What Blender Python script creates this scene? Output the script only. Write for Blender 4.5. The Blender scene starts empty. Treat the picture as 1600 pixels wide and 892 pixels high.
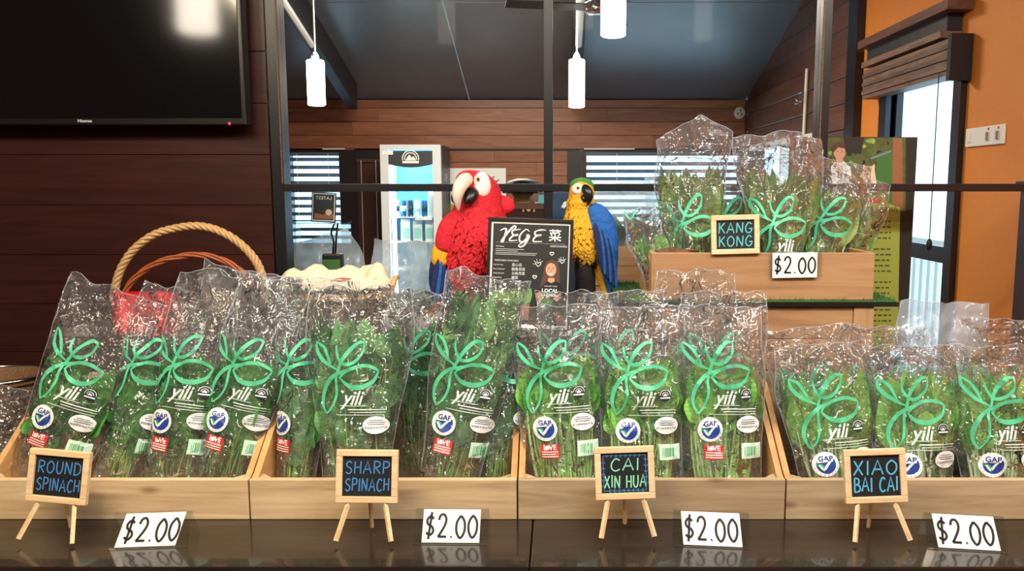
import bpy, bmesh, math, random
from mathutils import Vector, Matrix, noise, Euler

SC = bpy.context.scene
COL = SC.collection
R = math.radians
PI = math.pi

# ------------------------------------------------------------------ camera
F, CX, CY = 1250.0, 873.0, 446.0
TH = math.atan(155.0 / 1250.0)
EYE = 1.5
cam = bpy.data.cameras.new('camera')
cam.sensor_width = 36.0
cam.lens = F / 1600.0 * 36.0
cam.shift_x = -(CX - 800.0) / 1600.0
cam.clip_start = 0.05
camo = bpy.data.objects.new('camera', cam)
camo.location = (0, 0, EYE)
camo.rotation_euler = (PI / 2 - TH, 0, 0)
COL.objects.link(camo)
SC.camera = camo

# ------------------------------------------------------------------ world, exposure
SC.view_settings.view_transform = 'Standard'
SC.view_settings.look = 'None'
SC.view_settings.gamma = 1.0
SC.view_settings.use_curve_mapping = False
SC.view_settings.exposure = 0.0
SC.cycles.transparent_max_bounces = 28
SC.cycles.max_bounces = 8
SC.cycles.sample_clamp_indirect = 6.0
W = bpy.data.worlds.new('world')
SC.world = W
W.use_nodes = True
bg = W.node_tree.nodes['Background']
bg.inputs['Color'].default_value = (0.50, 0.79, 1.0, 1)
bg.inputs['Strength'].default_value = 3.6

# added area lights out of view, for brightness and glints on the film
def area(name, loc, rot, sx, sy, power, col):
    l = bpy.data.lights.new(name, 'AREA')
    l.shape = 'RECTANGLE'; l.size = sx; l.size_y = sy
    l.energy = power; l.color = col
    o = bpy.data.objects.new(name, l)
    o.location = loc; o.rotation_euler = rot
    COL.objects.link(o)
    return o
area('fill_light_warm', (-0.9, 0.55, 2.75), (R(22), 0, 0), 0.9, 0.08, 46, (1.0, 0.84, 0.62))
area('fill_light_warm_side', (-1.7, 0.9, 2.6), (R(25), R(-25), 0), 0.08, 0.9, 16, (1.0, 0.80, 0.55))
area('fill_light_warm_front', (0.1, -0.4, 3.05), (R(38), 0, 0), 1.1, 0.08, 26, (1.0, 0.84, 0.60))
area('fill_light_warm_aisle', (1.3, 1.2, 2.75), (R(12), R(20), 0), 0.08, 0.9, 16, (1.0, 0.84, 0.62))
area('fill_light_cool', (0.7, 0.75, 2.75), (R(18), 0, 0), 0.9, 0.08, 38, (0.86, 0.95, 1.0))
area('fill_light_far', (-0.6, 5.4, 3.0), (0, 0, 0), 1.6, 0.2, 170, (1.0, 0.86, 0.68))  # added fill that brightens the room behind the glass

def at(px, py, Y):
    u = (px - CX) / F; v = -(py - CY) / F
    c, s = math.cos(TH), math.sin(TH)
    t = Y / (c + v * s)
    return Vector((u * t, Y, EYE + (-s + v * c) * t))

def onz(px, py, z):
    u = (px - CX) / F; v = -(py - CY) / F
    c, s = math.cos(TH), math.sin(TH)
    t = (z - EYE) / (-s + v * c)
    return Vector((u * t, (c + v * s) * t, z))

def mpp(Y, z=1.2):           # metres per pixel at a place
    c, s = math.cos(TH), math.sin(TH)
    return (Y * c - (z - EYE) * s) / F

# ------------------------------------------------------------------ materials
MATS = {}
def _new(name):
    m = bpy.data.materials.new(name)
    m.use_nodes = True
    nt = m.node_tree
    b = nt.nodes['Principled BSDF']
    MATS[name] = m
    return m, nt, b

def srgb(r, g, b):
    f = lambda c: (c / 255 / 12.92) if c / 255 <= 0.04045 else ((c / 255 + 0.055) / 1.055) ** 2.4
    return (f(r), f(g), f(b), 1)

def plain(name, col, rough=0.5, metal=0.0, emit=None, es=0.0, spec=0.5, bump=0.0, bscale=80.0, coat=0.0, vary=0.0):
    m, nt, b = _new(name)
    b.inputs['Base Color'].default_value = col
    b.inputs['Roughness'].default_value = rough
    b.inputs['Metallic'].default_value = metal
    b.inputs['Specular IOR Level'].default_value = spec
    b.inputs['Coat Weight'].default_value = coat
    if emit:
        b.inputs['Emission Color'].default_value = emit
        b.inputs['Emission Strength'].default_value = es
    tc = nt.nodes.new('ShaderNodeTexCoord')
    n = nt.nodes.new('ShaderNodeTexNoise')
    n.inputs['Scale'].default_value = bscale
    n.inputs['Detail'].default_value = 4
    nt.links.new(tc.outputs['Object'], n.inputs['Vector'])
    if bump:
        bp = nt.nodes.new('ShaderNodeBump')
        bp.inputs['Strength'].default_value = bump
        bp.inputs['Distance'].default_value = 0.01
        nt.links.new(n.outputs['Fac'], bp.inputs['Height'])
        nt.links.new(bp.outputs['Normal'], b.inputs['Normal'])
    if vary:
        mx = nt.nodes.new('ShaderNodeMix'); mx.data_type = 'RGBA'
        mx.inputs['A'].default_value = tuple(c * (1 - vary) for c in col[:3]) + (1,)
        mx.inputs['B'].default_value = tuple(min(1, c * (1 + vary)) for c in col[:3]) + (1,)
        nt.links.new(n.outputs['Fac'], mx.inputs['Factor'])
        nt.links.new(mx.outputs['Result'], b.inputs['Base Color'])
    return m

def wood(name, c1, c2, axis='X', scale=1.0, rough=0.5, knots=True, coat=0.0, spec=0.4, randvar=0.25):
    m, nt, b = _new(name)
    L = nt.links.new
    tc = nt.nodes.new('ShaderNodeTexCoord')
    mp = nt.nodes.new('ShaderNodeMapping')
    s = {'X': (1.2, 14, 14), 'Y': (14, 1.2, 14), 'Z': (14, 14, 1.2)}[axis]
    mp.inputs['Scale'].default_value = tuple(q * scale for q in s)
    oi = nt.nodes.new('ShaderNodeObjectInfo')
    ad = nt.nodes.new('ShaderNodeVectorMath'); ad.operation = 'ADD'
    sc_ = nt.nodes.new('ShaderNodeVectorMath'); sc_.operation = 'SCALE'
    sc_.inputs[0].default_value = (7.3, 3.1, 5.7)
    L(oi.outputs['Random'], sc_.inputs['Scale'])
    L(tc.outputs['Object'], ad.inputs[0]); L(sc_.outputs[0], ad.inputs[1])
    L(ad.outputs[0], mp.inputs['Vector'])
    n = nt.nodes.new('ShaderNodeTexNoise')
    n.inputs['Scale'].default_value = 2.2; n.inputs['Detail'].default_value = 6; n.inputs['Distortion'].default_value = 1.2
    L(mp.outputs[0], n.inputs['Vector'])
    cr = nt.nodes.new('ShaderNodeValToRGB')
    cr.color_ramp.elements[0].position = 0.3; cr.color_ramp.elements[0].color = c1
    cr.color_ramp.elements[1].position = 0.68; cr.color_ramp.elements[1].color = c2
    L(n.outputs['Fac'], cr.inputs['Fac'])
    hs = nt.nodes.new('ShaderNodeHueSaturation')
    mr = nt.nodes.new('ShaderNodeMapRange')
    mr.inputs['To Min'].default_value = 1 - randvar; mr.inputs['To Max'].default_value = 1 + randvar
    L(oi.outputs['Random'], mr.inputs['Value']); L(mr.outputs[0], hs.inputs['Value'])
    L(cr.outputs['Color'], hs.inputs['Color'])
    out = hs.outputs['Color']
    if knots:
        vo = nt.nodes.new('ShaderNodeTexVoronoi')
        mp2 = nt.nodes.new('ShaderNodeMapping')
        k = {'X': (3.5, 9, 9), 'Y': (9, 3.5, 9), 'Z': (9, 9, 3.5)}[axis]
        mp2.inputs['Scale'].default_value = k
        L(ad.outputs[0], mp2.inputs['Vector']); L(mp2.outputs[0], vo.inputs['Vector'])
        vo.inputs['Scale'].default_value = 1.0
        r2 = nt.nodes.new('ShaderNodeValToRGB')
        r2.color_ramp.elements[0].position = 0.03; r2.color_ramp.elements[0].color = (0.25, 0.16, 0.1, 1)
        r2.color_ramp.elements[1].position = 0.11; r2.color_ramp.elements[1].color = (1, 1, 1, 1)
        L(vo.outputs['Distance'], r2.inputs['Fac'])
        mx = nt.nodes.new('ShaderNodeMix'); mx.data_type = 'RGBA'; mx.blend_type = 'MULTIPLY'
        mx.inputs['Factor'].default_value = 0.6
        L(out, mx.inputs['A']); L(r2.outputs['Color'], mx.inputs['B'])
        out = mx.outputs['Result']
    L(out, b.inputs['Base Color'])
    bp = nt.nodes.new('ShaderNodeBump'); bp.inputs['Strength'].default_value = 0.15; bp.inputs['Distance'].default_value = 0.004
    L(n.outputs['Fac'], bp.inputs['Height']); L(bp.outputs['Normal'], b.inputs['Normal'])
    b.inputs['Roughness'].default_value = rough
    b.inputs['Coat Weight'].default_value = coat
    b.inputs['Specular IOR Level'].default_value = spec
    return m

def schlick(nt, normal=None):
    """reflectance of thin clear sheet, the same from both sides"""
    L = nt.links.new
    lw = nt.nodes.new('ShaderNodeLayerWeight'); lw.inputs['Blend'].default_value = 0.5
    if normal: L(normal, lw.inputs['Normal'])
    pw = nt.nodes.new('ShaderNodeMath'); pw.operation = 'POWER'; pw.inputs[1].default_value = 4.0
    L(lw.outputs['Facing'], pw.inputs[0])
    ma = nt.nodes.new('ShaderNodeMath'); ma.operation = 'MULTIPLY_ADD'; ma.inputs[1].default_value = 0.85; ma.inputs[2].default_value = 0.055
    L(pw.outputs[0], ma.inputs[0])
    return ma

def film(name, haze, rough=0.13, strength=0.5, gl=1.0, facet=60.0, fk=0.9, tint=(0.98, 0.99, 1, 1), hz=(0.85, 0.92, 1.0, 1)):
    """thin clear plastic: transparent, sharp reflections over crinkled normals, a little milky scatter"""
    m, nt, b = _new(name)
    nt.nodes.remove(b)
    L = nt.links.new
    out = nt.nodes['Material Output']
    tc = nt.nodes.new('ShaderNodeTexCoord')
    n = nt.nodes.new('ShaderNodeTexNoise'); n.inputs['Scale'].default_value = 16; n.inputs['Detail'].default_value = 3
    n.inputs['Distortion'].default_value = 1.5
    L(tc.outputs['Object'], n.inputs['Vector'])
    vo = nt.nodes.new('ShaderNodeTexVoronoi'); vo.inputs['Scale'].default_value = 34
    mixv = nt.nodes.new('ShaderNodeMix'); mixv.data_type = 'VECTOR'
    mixv.inputs['Factor'].default_value = 0.12
    L(tc.outputs['Object'], mixv.inputs['A']); L(n.outputs['Color'], mixv.inputs['B'])
    L(mixv.outputs['Result'], vo.inputs['Vector'])
    ad = nt.nodes.new('ShaderNodeMath'); ad.operation = 'MULTIPLY_ADD'
    ad.inputs[1].default_value = 0.45
    L(vo.outputs['Distance'], ad.inputs[0]); L(n.outputs['Fac'], ad.inputs[2])
    bp0 = nt.nodes.new('ShaderNodeBump'); bp0.inputs['Strength'].default_value = strength; bp0.inputs['Distance'].default_value = 0.02
    L(ad.outputs[0], bp0.inputs['Height'])
    mpv = nt.nodes.new('ShaderNodeMapping'); mpv.inputs['Scale'].default_value = (1.5, 1.0, 0.4); mpv.inputs['Rotation'].default_value = (0, 0.6, 0)
    L(mixv.outputs['Result'], mpv.inputs['Vector'])
    v2 = nt.nodes.new('ShaderNodeTexVoronoi'); v2.inputs['Scale'].default_value = facet
    L(mpv.outputs[0], v2.inputs['Vector'])
    sb = nt.nodes.new('ShaderNodeVectorMath'); sb.operation = 'SUBTRACT'; sb.inputs[1].default_value = (.5, .5, .5)
    L(v2.outputs['Color'], sb.inputs[0])
    s2 = nt.nodes.new('ShaderNodeVectorMath'); s2.operation = 'SCALE'; s2.inputs['Scale'].default_value = fk
    L(sb.outputs[0], s2.inputs[0])
    a3 = nt.nodes.new('ShaderNodeVectorMath'); a3.operation = 'ADD'
    L(bp0.outputs['Normal'], a3.inputs[0]); L(s2.outputs[0], a3.inputs[1])
    bp = nt.nodes.new('ShaderNodeVectorMath'); bp.operation = 'NORMALIZE'
    L(a3.outputs[0], bp.inputs[0])
    tr = nt.nodes.new('ShaderNodeBsdfTransparent'); tr.inputs['Color'].default_value = tint
    g = nt.nodes.new('ShaderNodeBsdfGlossy'); g.inputs['Roughness'].default_value = rough
    L(bp.outputs[0], g.inputs['Normal'])
    fr = schlick(nt, bp.outputs[0])
    ml = nt.nodes.new('ShaderNodeMath'); ml.operation = 'MULTIPLY'; ml.inputs[1].default_value = gl; ml.use_clamp = True
    L(fr.outputs[0], ml.inputs[0])
    d = nt.nodes.new('ShaderNodeBsdfDiffuse'); d.inputs['Color'].default_value = hz
    tl = nt.nodes.new('ShaderNodeBsdfTranslucent'); tl.inputs['Color'].default_value = hz
    m0 = nt.nodes.new('ShaderNodeMixShader'); m0.inputs[0].default_value = 0.5
    L(d.outputs[0], m0.inputs[1]); L(tl.outputs[0], m0.inputs[2])
    m1 = nt.nodes.new('ShaderNodeMixShader'); m1.inputs[0].default_value = haze
    L(tr.outputs[0], m1.inputs[1]); L(m0.outputs[0], m1.inputs[2])
    m2 = nt.nodes.new('ShaderNodeMixShader')
    L(ml.outputs[0], m2.inputs[0]); L(m1.outputs[0], m2.inputs[1]); L(g.outputs[0], m2.inputs[2])
    L(m2.outputs[0], out.inputs['Surface'])
    return m

def glassy(name, gl=1.0, tint=(1, 1, 1, 1), rough=0.0, ior=1.5):
    m, nt, b = _new(name)
    nt.nodes.remove(b)
    L = nt.links.new
    tr = nt.nodes.new('ShaderNodeBsdfTransparent'); tr.inputs['Color'].default_value = tint
    g = nt.nodes.new('ShaderNodeBsdfGlossy'); g.inputs['Roughness'].default_value = rough
    fr = schlick(nt)
    ml = nt.nodes.new('ShaderNodeMath'); ml.operation = 'MULTIPLY'; ml.inputs[1].default_value = gl; ml.use_clamp = True
    L(fr.outputs[0], ml.inputs[0])
    m2 = nt.nodes.new('ShaderNodeMixShader')
    L(ml.outputs[0], m2.inputs[0]); L(tr.outputs[0], m2.inputs[1]); L(g.outputs[0], m2.inputs[2])
    L(m2.outputs[0], nt.nodes['Material Output'].inputs['Surface'])
    return m

def leafmat(name, c1, c2, rough=0.42):
    m, nt, b = _new(name)
    L = nt.links.new
    oi = nt.nodes.new('ShaderNodeObjectInfo')
    tc = nt.nodes.new('ShaderNodeTexCoord')
    n = nt.nodes.new('ShaderNodeTexNoise'); n.inputs['Scale'].default_value = 9; n.inputs['Detail'].default_value = 4
    L(tc.outputs['Object'], n.inputs['Vector'])
    ad = nt.nodes.new('ShaderNodeMath'); ad.operation = 'MULTIPLY_ADD'; ad.inputs[1].default_value = 0.7; ad.inputs[2].default_value = -0.35
    L(n.outputs['Fac'], ad.inputs[0])
    a2 = nt.nodes.new('ShaderNodeMath'); a2.operation = 'MULTIPLY_ADD'; a2.inputs[1].default_value = 1.0
    L(oi.outputs['Random'], a2.inputs[0]); L(ad.outputs[0], a2.inputs[2])
    mx = nt.nodes.new('ShaderNodeMix'); mx.data_type = 'RGBA'; mx.clamp_factor = True
    mx.inputs['A'].default_value = c1; mx.inputs['B'].default_value = c2
    L(a2.outputs[0], mx.inputs['Factor'])
    L(mx.outputs['Result'], b.inputs['Base Color'])
    b.inputs['Roughness'].default_value = rough
    b.inputs['Specular IOR Level'].default_value = 0.35
    w = nt.nodes.new('ShaderNodeTexWave'); w.inputs['Scale'].default_value = 7; w.inputs['Distortion'].default_value = 3
    w.bands_direction = 'Z'
    L(tc.outputs['Object'], w.inputs['Vector'])
    bp = nt.nodes.new('ShaderNodeBump'); bp.inputs['Strength'].default_value = 0.08; bp.inputs['Distance'].default_value = 0.02
    L(w.outputs['Fac'], bp.inputs['Height']); L(bp.outputs['Normal'], b.inputs['Normal'])
    return m

wood('pine', srgb(170, 142, 108), srgb(206, 182, 146), 'X', 1.0, 0.5)
wood('pine_side', srgb(178, 128, 78), srgb(206, 158, 104), 'Y', 1.0, 0.5)
wood('pine_box', srgb(156, 114, 78), srgb(188, 146, 106), 'X', 0.8, 0.55, randvar=0.12)
wood('pine_upright', srgb(166, 124, 84), srgb(196, 154, 112), 'Z', 0.8, 0.5, randvar=0.12)
wood('frame_wood', srgb(214, 180, 136), srgb(236, 208, 166), 'X', 2.0, 0.5, knots=False, randvar=0.05)
wood('dark_plank', srgb(44, 21, 18), srgb(58, 29, 25), 'X', 0.9, 0.36, knots=False, randvar=0.1)
wood('red_plank', srgb(122, 72, 50), srgb(152, 97, 68), 'X', 0.8, 0.4, knots=False, randvar=0.2)
wood('brown_plank', srgb(84, 52, 40), srgb(112, 74, 56), 'X', 0.8, 0.45, knots=False, randvar=0.2)
wood('table_dark', srgb(26, 20, 18), srgb(40, 31, 27), 'X', 0.6, 0.22, knots=False, coat=0.4, randvar=0.05)
wood('bamboo', srgb(88, 66, 56), srgb(130, 102, 86), 'X', 2.0, 0.5, knots=False)
plain('black_frame', srgb(22, 22, 26), 0.35)
plain('dark_frame', srgb(34, 27, 26), 0.4)
plain('beam_dark', srgb(38, 36, 38), 0.5)
plain('ceiling_dark', srgb(112, 118, 126), 0.33, bump=0.08, bscale=6, vary=0.15, spec=0.7)
plain('orange_paint', srgb(214, 128, 44), 0.6, bump=0.05, bscale=30, vary=0.06)
plain('floor_tile', srgb(96, 80, 68), 0.4, vary=0.2, bscale=3)
plain('white_paint', srgb(225, 225, 222), 0.5)
plain('white_plastic', srgb(232, 230, 224), 0.35)
plain('card_white', srgb(240, 240, 236), 0.6)
plain('ink_black', srgb(20, 20, 24), 0.5)
plain('slate', srgb(17, 21, 27), 0.6, vary=0.3, bscale=25)
plain('chalk_blue', srgb(66, 128, 190), 0.9)
plain('chalk_teal', srgb(92, 190, 190), 0.9)
plain('chalk_mint', srgb(140, 214, 180), 0.9)
plain('chalk_sky', srgb(84, 178, 214), 0.9)
plain('tv_screen', (0.004, 0.004, 0.005, 1), 0.1, spec=1.0)
plain('tv_bezel', (0.008, 0.008, 0.009, 1), 0.3)
plain('led_red', (0.9, 0.02, 0.03, 1), 0.4, emit=(1, 0.03, 0.04, 1), es=3)
plain('lamp_glow', (1, 0.95, 0.85, 1), 0.5, emit=(1.0, 0.88, 0.72, 1), es=14)
plain('chrome', (0.75, 0.75, 0.77, 1), 0.2, metal=1.0)
plain('mint_ink', srgb(86, 194, 148), 0.45)
plain('white_ink', srgb(232, 240, 236), 0.5)
plain('sticker_white', srgb(236, 240, 240), 0.4)
plain('sticker_blue', srgb(36, 64, 150), 0.4)
plain('sticker_green', srgb(66, 170, 98), 0.4)
plain('sticker_red', srgb(206, 40, 52), 0.4)
plain('sticker_grey', srgb(120, 136, 150), 0.5)
plain('label_mint', srgb(206, 236, 220), 0.4)
plain('stamp_navy', srgb(28, 42, 60), 0.5)
plain('turf', srgb(52, 98, 34), 0.9, vary=0.5, bscale=160)
plain('macaw_red', srgb(206, 26, 42), 0.8, bump=0.5, bscale=60, vary=0.22)
plain('macaw_yellow', srgb(226, 168, 30), 0.8, bump=0.5, bscale=60, vary=0.25)
plain('macaw_blue', srgb(24, 92, 170), 0.75, bump=0.5, bscale=60, vary=0.3)
plain('macaw_navy', srgb(24, 36, 84), 0.8, bump=0.5, bscale=60, vary=0.3)
plain('macaw_green', srgb(72, 134, 52), 0.8, bump=0.5, bscale=60, vary=0.3)
plain('macaw_white', srgb(236, 232, 226), 0.7)
plain('beak_bone', srgb(226, 214, 196), 0.4)
plain('beak_black', srgb(24, 24, 28), 0.35)
plain('perch_dark', srgb(36, 26, 24), 0.8, bump=0.4)
plain('claw_brown', srgb(120, 72, 40), 0.7)
plain('rattan', srgb(192, 156, 106), 0.5, vary=0.3, bscale=50)
plain('rattan_red', srgb(158, 84, 46), 0.45, vary=0.3, bscale=50)
plain('rattan_dark', srgb(112, 78, 48), 0.6, bump=0.8, bscale=120, vary=0.4)
plain('red_bag', srgb(206, 22, 34), 0.5, vary=0.12, bscale=12)
plain('red_band', srgb(232, 44, 50), 0.5)
plain('cloth_cream', srgb(226, 218, 188), 0.85, bump=0.15, bscale=40)
plain('fridge_white', srgb(214, 220, 222), 0.4)
plain('fridge_inner', srgb(110, 200, 242), 0.5)
plain('fridge_dark', srgb(60, 62, 66), 0.4)
plain('led_white', (1, 1, 1, 1), 0.5, emit=(0.72, 0.92, 1.0, 1), es=14)
plain('can_blue', srgb(48, 98, 150), 0.35, metal=0.3)
plain('can_white', srgb(214, 224, 226), 0.35)
plain('can_dark', srgb(44, 50, 66), 0.35)
plain('carton_mint', srgb(150, 206, 190), 0.5)
plain('blind_slat', srgb(84, 92, 104), 0.45)
plain('blind_brown', srgb(74, 44, 36), 0.5)
plain('poster_black', srgb(30, 31, 33), 0.5)
plain('skin', srgb(206, 152, 122), 0.6)
plain('hair_dark', srgb(84, 54, 42), 0.6)
plain('tee_black', srgb(18, 19, 21), 0.7)
plain('leaf_print', srgb(120, 168, 92), 0.6, vary=0.4, bscale=200)
plain('leaf_print_dark', srgb(66, 112, 52), 0.6)
plain('poster_green', srgb(168, 172, 72), 0.6, vary=0.08, bscale=8)
plain('poster_text', srgb(88, 92, 40), 0.7)
plain('photo_foliage', srgb(84, 92, 44), 0.6, vary=0.8, bscale=30)
plain('photo_trunk', srgb(150, 96, 60), 0.6, vary=0.2)
plain('photo_dark', srgb(40, 34, 30), 0.6)
plain('dog_fur', srgb(222, 200, 168), 0.8, vary=0.12)
plain('teal_tin', srgb(96, 178, 186), 0.4)
plain('navy_reflection', srgb(44, 70, 96), 0.8)
plain('outside_pale', srgb(210, 226, 228), 0.8)
plain('maroon_photo', srgb(104, 62, 58), 0.6, vary=0.4, bscale=14)
film('film_clear', 0.058, 0.06, 1.0, 2.3, 36, 1.0)
film('film_backlight_haze', 0.32, 0.12, 0.45, 1.1, 40, .5, hz=(0.72, 0.88, 1.0, 1))  # bluish haze in the colour stands in for the fridge backlight
film('film_edge', 0.45, 0.12, 0.2, 1.5, 40, .3)
glassy('pane_glass', 0.05, (0.97, 0.985, 0.99, 1))
glassy('acrylic', 1.0, (0.95, 0.97, 0.97, 1), 0.03)
leafmat('leaf_round', srgb(32, 88, 36), srgb(84, 156, 66))
leafmat('leaf_sharp', srgb(42, 92, 50), srgb(104, 162, 96))
leafmat('leaf_caixin', srgb(60, 124, 44), srgb(130, 196, 82))
leafmat('leaf_xiao', srgb(68, 132, 48), srgb(142, 200, 96))
leafmat('leaf_kang', srgb(62, 88, 32), srgb(128, 146, 66))
leafmat('stem_pale', srgb(150, 206, 100), srgb(206, 238, 164))
leafmat('stem_green', srgb(104, 164, 64), srgb(160, 206, 108))
leafmat('stem_white', srgb(176, 214, 140), srgb(226, 240, 204))

# ------------------------------------------------------------------ mesh helpers
def ident(p):
    return Vector(p)

class MB:
    def __init__(s):
        s.v = []; s.f = []; s.m = []; s.mats = []
    def mi(s, mat):
        if mat not in s.mats: s.mats.append(mat)
        return s.mats.index(mat)
    def add(s, vs, fs, mat):
        o = len(s.v); k = s.mi(mat)
        s.v.extend([tuple(p) for p in vs])
        for f in fs:
            s.f.append([o + i for i in f]); s.m.append(k)
        return s
    def box(s, lo, hi, mat, M=None):
        x0, y0, z0 = lo; x1, y1, z1 = hi
        vs = [Vector(p) for p in ((x0,y0,z0),(x1,y0,z0),(x1,y1,z0),(x0,y1,z0),(x0,y0,z1),(x1,y0,z1),(x1,y1,z1),(x0,y1,z1))]
        if M: vs = [M @ p for p in vs]
        return s.add(vs, [(0,3,2,1),(4,5,6,7),(0,1,5,4),(1,2,6,5),(2,3,7,6),(3,0,4,7)], mat)
    def prism(s, poly, d, mat, fn):
        """poly: 2-D outline; fn(a, b, w) -> 3-D, w from 0 to d"""
        n = len(poly)
        vs = [fn(a, b, 0) for a, b in poly] + [fn(a, b, d) for a, b in poly]
        fs = [tuple(range(n)), tuple(range(2*n-1, n-1, -1))]
        fs += [(i, i+n, (i+1) % n + n, (i+1) % n) for i in range(n)]
        return s.add(vs, fs, mat)
    def tube(s, pts, rad, mat, n=8, flat=1.0, cap=True, side=None):
        """rounded tube along pts; rad a number or list; flat squashes the section"""
        pts = [Vector(p) for p in pts]
        if not hasattr(rad, '__len__'): rad = [rad] * len(pts)
        vs = []; up0 = Vector(side) if side else None
        prev = None
        for i, p in enumerate(pts):
            t = (pts[min(i+1, len(pts)-1)] - pts[max(i-1, 0)])
            t = t.normalized() if t.length > 1e-9 else Vector((0,0,1))
            ref = up0 or prev or (Vector((0,1,0)) if abs(t.y) < 0.9 else Vector((1,0,0)))
            a = ref - t * ref.dot(t)
            if a.length < 1e-6: a = Vector((1,0,0)) - t * t.x
            a.normalize(); prev = a
            b = t.cross(a)
            for k in range(n):
                an = 2*PI*k/n
                vs.append(p + a * math.cos(an) * rad[i] * flat + b * math.sin(an) * rad[i])
        fs = []
        for i in range(len(pts)-1):
            for k in range(n):
                fs.append((i*n+k, i*n+(k+1) % n, (i+1)*n+(k+1) % n, (i+1)*n+k))
        if cap:
            fs.append(tuple(range(n-1, -1, -1)))
            fs.append(tuple((len(pts)-1)*n + k for k in range(n)))
        return s.add(vs, fs, mat)
    def loft(s, rings, mat, n=20):
        """rings (x, y, z, rx, ry) in horizontal planes"""
        vs = []
        for x, y, z, rx, ry in rings:
            for k in range(n):
                a = 2*PI*k/n
                vs.append((x + rx*math.cos(a), y + ry*math.sin(a), z))
        fs = []
        for i in range(len(rings)-1):
            for k in range(n):
                fs.append((i*n+k, i*n+(k+1) % n, (i+1)*n+(k+1) % n, (i+1)*n+k))
        fs.append(tuple(range(n-1, -1, -1))); fs.append(tuple((len(rings)-1)*n+k for k in range(n)))
        return s.add(vs, fs, mat)
    def ball(s, c, r, mat, n=12, m=8):
        vs = []; c = Vector(c)
        r = r if hasattr(r, '__len__') else (r, r, r)
        for j in range(m+1):
            t = PI*j/m
            for k in range(n):
                a = 2*PI*k/n
                vs.append((c.x + r[0]*math.sin(t)*math.cos(a), c.y + r[1]*math.sin(t)*math.sin(a), c.z + r[2]*math.cos(t)))
        fs = [(j*n+k, (j+1)*n+k, (j+1)*n+(k+1) % n, j*n+(k+1) % n) for j in range(m) for k in range(n)]
        return s.add(vs, fs, mat)
    def ribbon(s, pts, w, mat, fn=None, smooth=4, h=0.0):
        """flat stroke through 2-D points; w number or list; fn maps (a, b, lift) to 3-D"""
        fn = fn or (lambda a, b, l: Vector((a, -l, b)))
        P = spline(pts, smooth) if smooth and len(pts) > 2 else [Vector((p[0], p[1])) for p in pts]
        n = len(P); vs = []
        for i, p in enumerate(P):
            t = P[min(i+1, n-1)] - P[max(i-1, 0)]
            if t.length < 1e-9: t = Vector((1, 0))
            t.normalize()
            ww = w if not hasattr(w, '__len__') else w[0] + (w[1] - w[0]) * math.sin(PI * i / max(1, n-1))
            q = Vector((-t.y, t.x)) * ww * 0.5
            vs.append(fn(p.x + q.x, p.y + q.y, h)); vs.append(fn(p.x - q.x, p.y - q.y, h))
        return s.add(vs, [(2*i, 2*i+1, 2*i+3, 2*i+2) for i in range(n-1)], mat)
    def poly(s, pts, mat, fn=None, h=0.0):
        fn = fn or (lambda a, b, l: Vector((a, -l, b)))
        cx = sum(p[0] for p in pts)/len(pts); cy = sum(p[1] for p in pts)/len(pts)
        n = len(pts)
        mid = [((p[0]+cx)/2, (p[1]+cy)/2) for p in pts]
        vs = [fn(a, b, h) for a, b in pts] + [fn(a, b, h) for a, b in mid] + [fn(cx, cy, h)]
        fs = [(i, (i+1) % n, n+(i+1) % n, n+i) for i in range(n)] + [(n+i, n+(i+1) % n, 2*n) for i in range(n)]
        return s.add(vs, fs, mat)
    def text(s, body, size, mat, fn=None, ox=0, oy=0, h=0.0, sx=1.0, shear=0.0, mirror=False, bold=0.0):
        fn = fn or (lambda a, b, l: Vector((a, -l, b)))
        vs, fs = text_mesh(body, shear, bold)
        k = -1 if mirror else 1
        return s.add([fn(ox + k*a*size*sx, oy + b*size, h) for a, b in vs], fs, mat)
    def mesh(s, name, smooth=False):
        me = bpy.data.meshes.new(name)
        me.from_pydata(s.v, [], s.f)
        for m in s.mats: me.materials.append(MATS[m])
        me.polygons.foreach_set('material_index', s.m)
        if smooth: me.polygons.foreach_set('use_smooth', [True]*len(s.f))
        me.update()
        return me
    def build(s, name, parent=None, smooth=False):
        o = bpy.data.objects.new(name, s.mesh(name, smooth))
        COL.objects.link(o)
        if parent: o.parent = parent
        return o

_TX = {}
def text_mesh(body, shear=0.0, bold=0.0):
    key = (body, shear, bold)
    if key not in _TX:
        c = bpy.data.curves.new('t', 'FONT'); c.body = body; c.align_x = 'CENTER'; c.align_y = 'CENTER'
        c.shear = shear; c.offset = bold; c.resolution_u = 2
        o = bpy.data.objects.new('t', c); COL.objects.link(o)
        dg = bpy.context.evaluated_depsgraph_get()
        e = o.evaluated_get(dg); me = e.to_mesh()
        vs = [(v.co.x, v.co.y) for v in me.vertices]; fs = [tuple(p.vertices) for p in me.polygons]
        e.to_mesh_clear(); bpy.data.objects.remove(o); bpy.data.curves.remove(c)
        _TX[key] = (vs, fs)
    return _TX[key]

def spline(pts, k=4):
    P = [Vector((p[0], p[1])) for p in pts]; out = []
    n = len(P)
    for i in range(n-1):
        p0, p1, p2, p3 = P[max(i-1, 0)], P[i], P[i+1], P[min(i+2, n-1)]
        for j in range(k):
            t = j/k
            out.append(0.5*((2*p1) + (p2-p0)*t + (2*p0-5*p1+4*p2-p3)*t*t + (3*p1-p0-3*p2+p3)*t*t*t))
    out.append(P[-1])
    return out

def tag(o, label=None, cat=None, group=None, kind=None):
    if label: o['label'] = label
    if cat: o['category'] = cat
    if group: o['group'] = group
    if kind: o['kind'] = kind
    return o

def empty(name, loc=(0,0,0), rot=(0,0,0), label=None, cat=None, group=None):
    o = bpy.data.objects.new(name, None)
    o.empty_display_size = 0.05
    COL.objects.link(o)
    o.location = loc; o.rotation_euler = rot
    return tag(o, label, cat, group)

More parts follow.
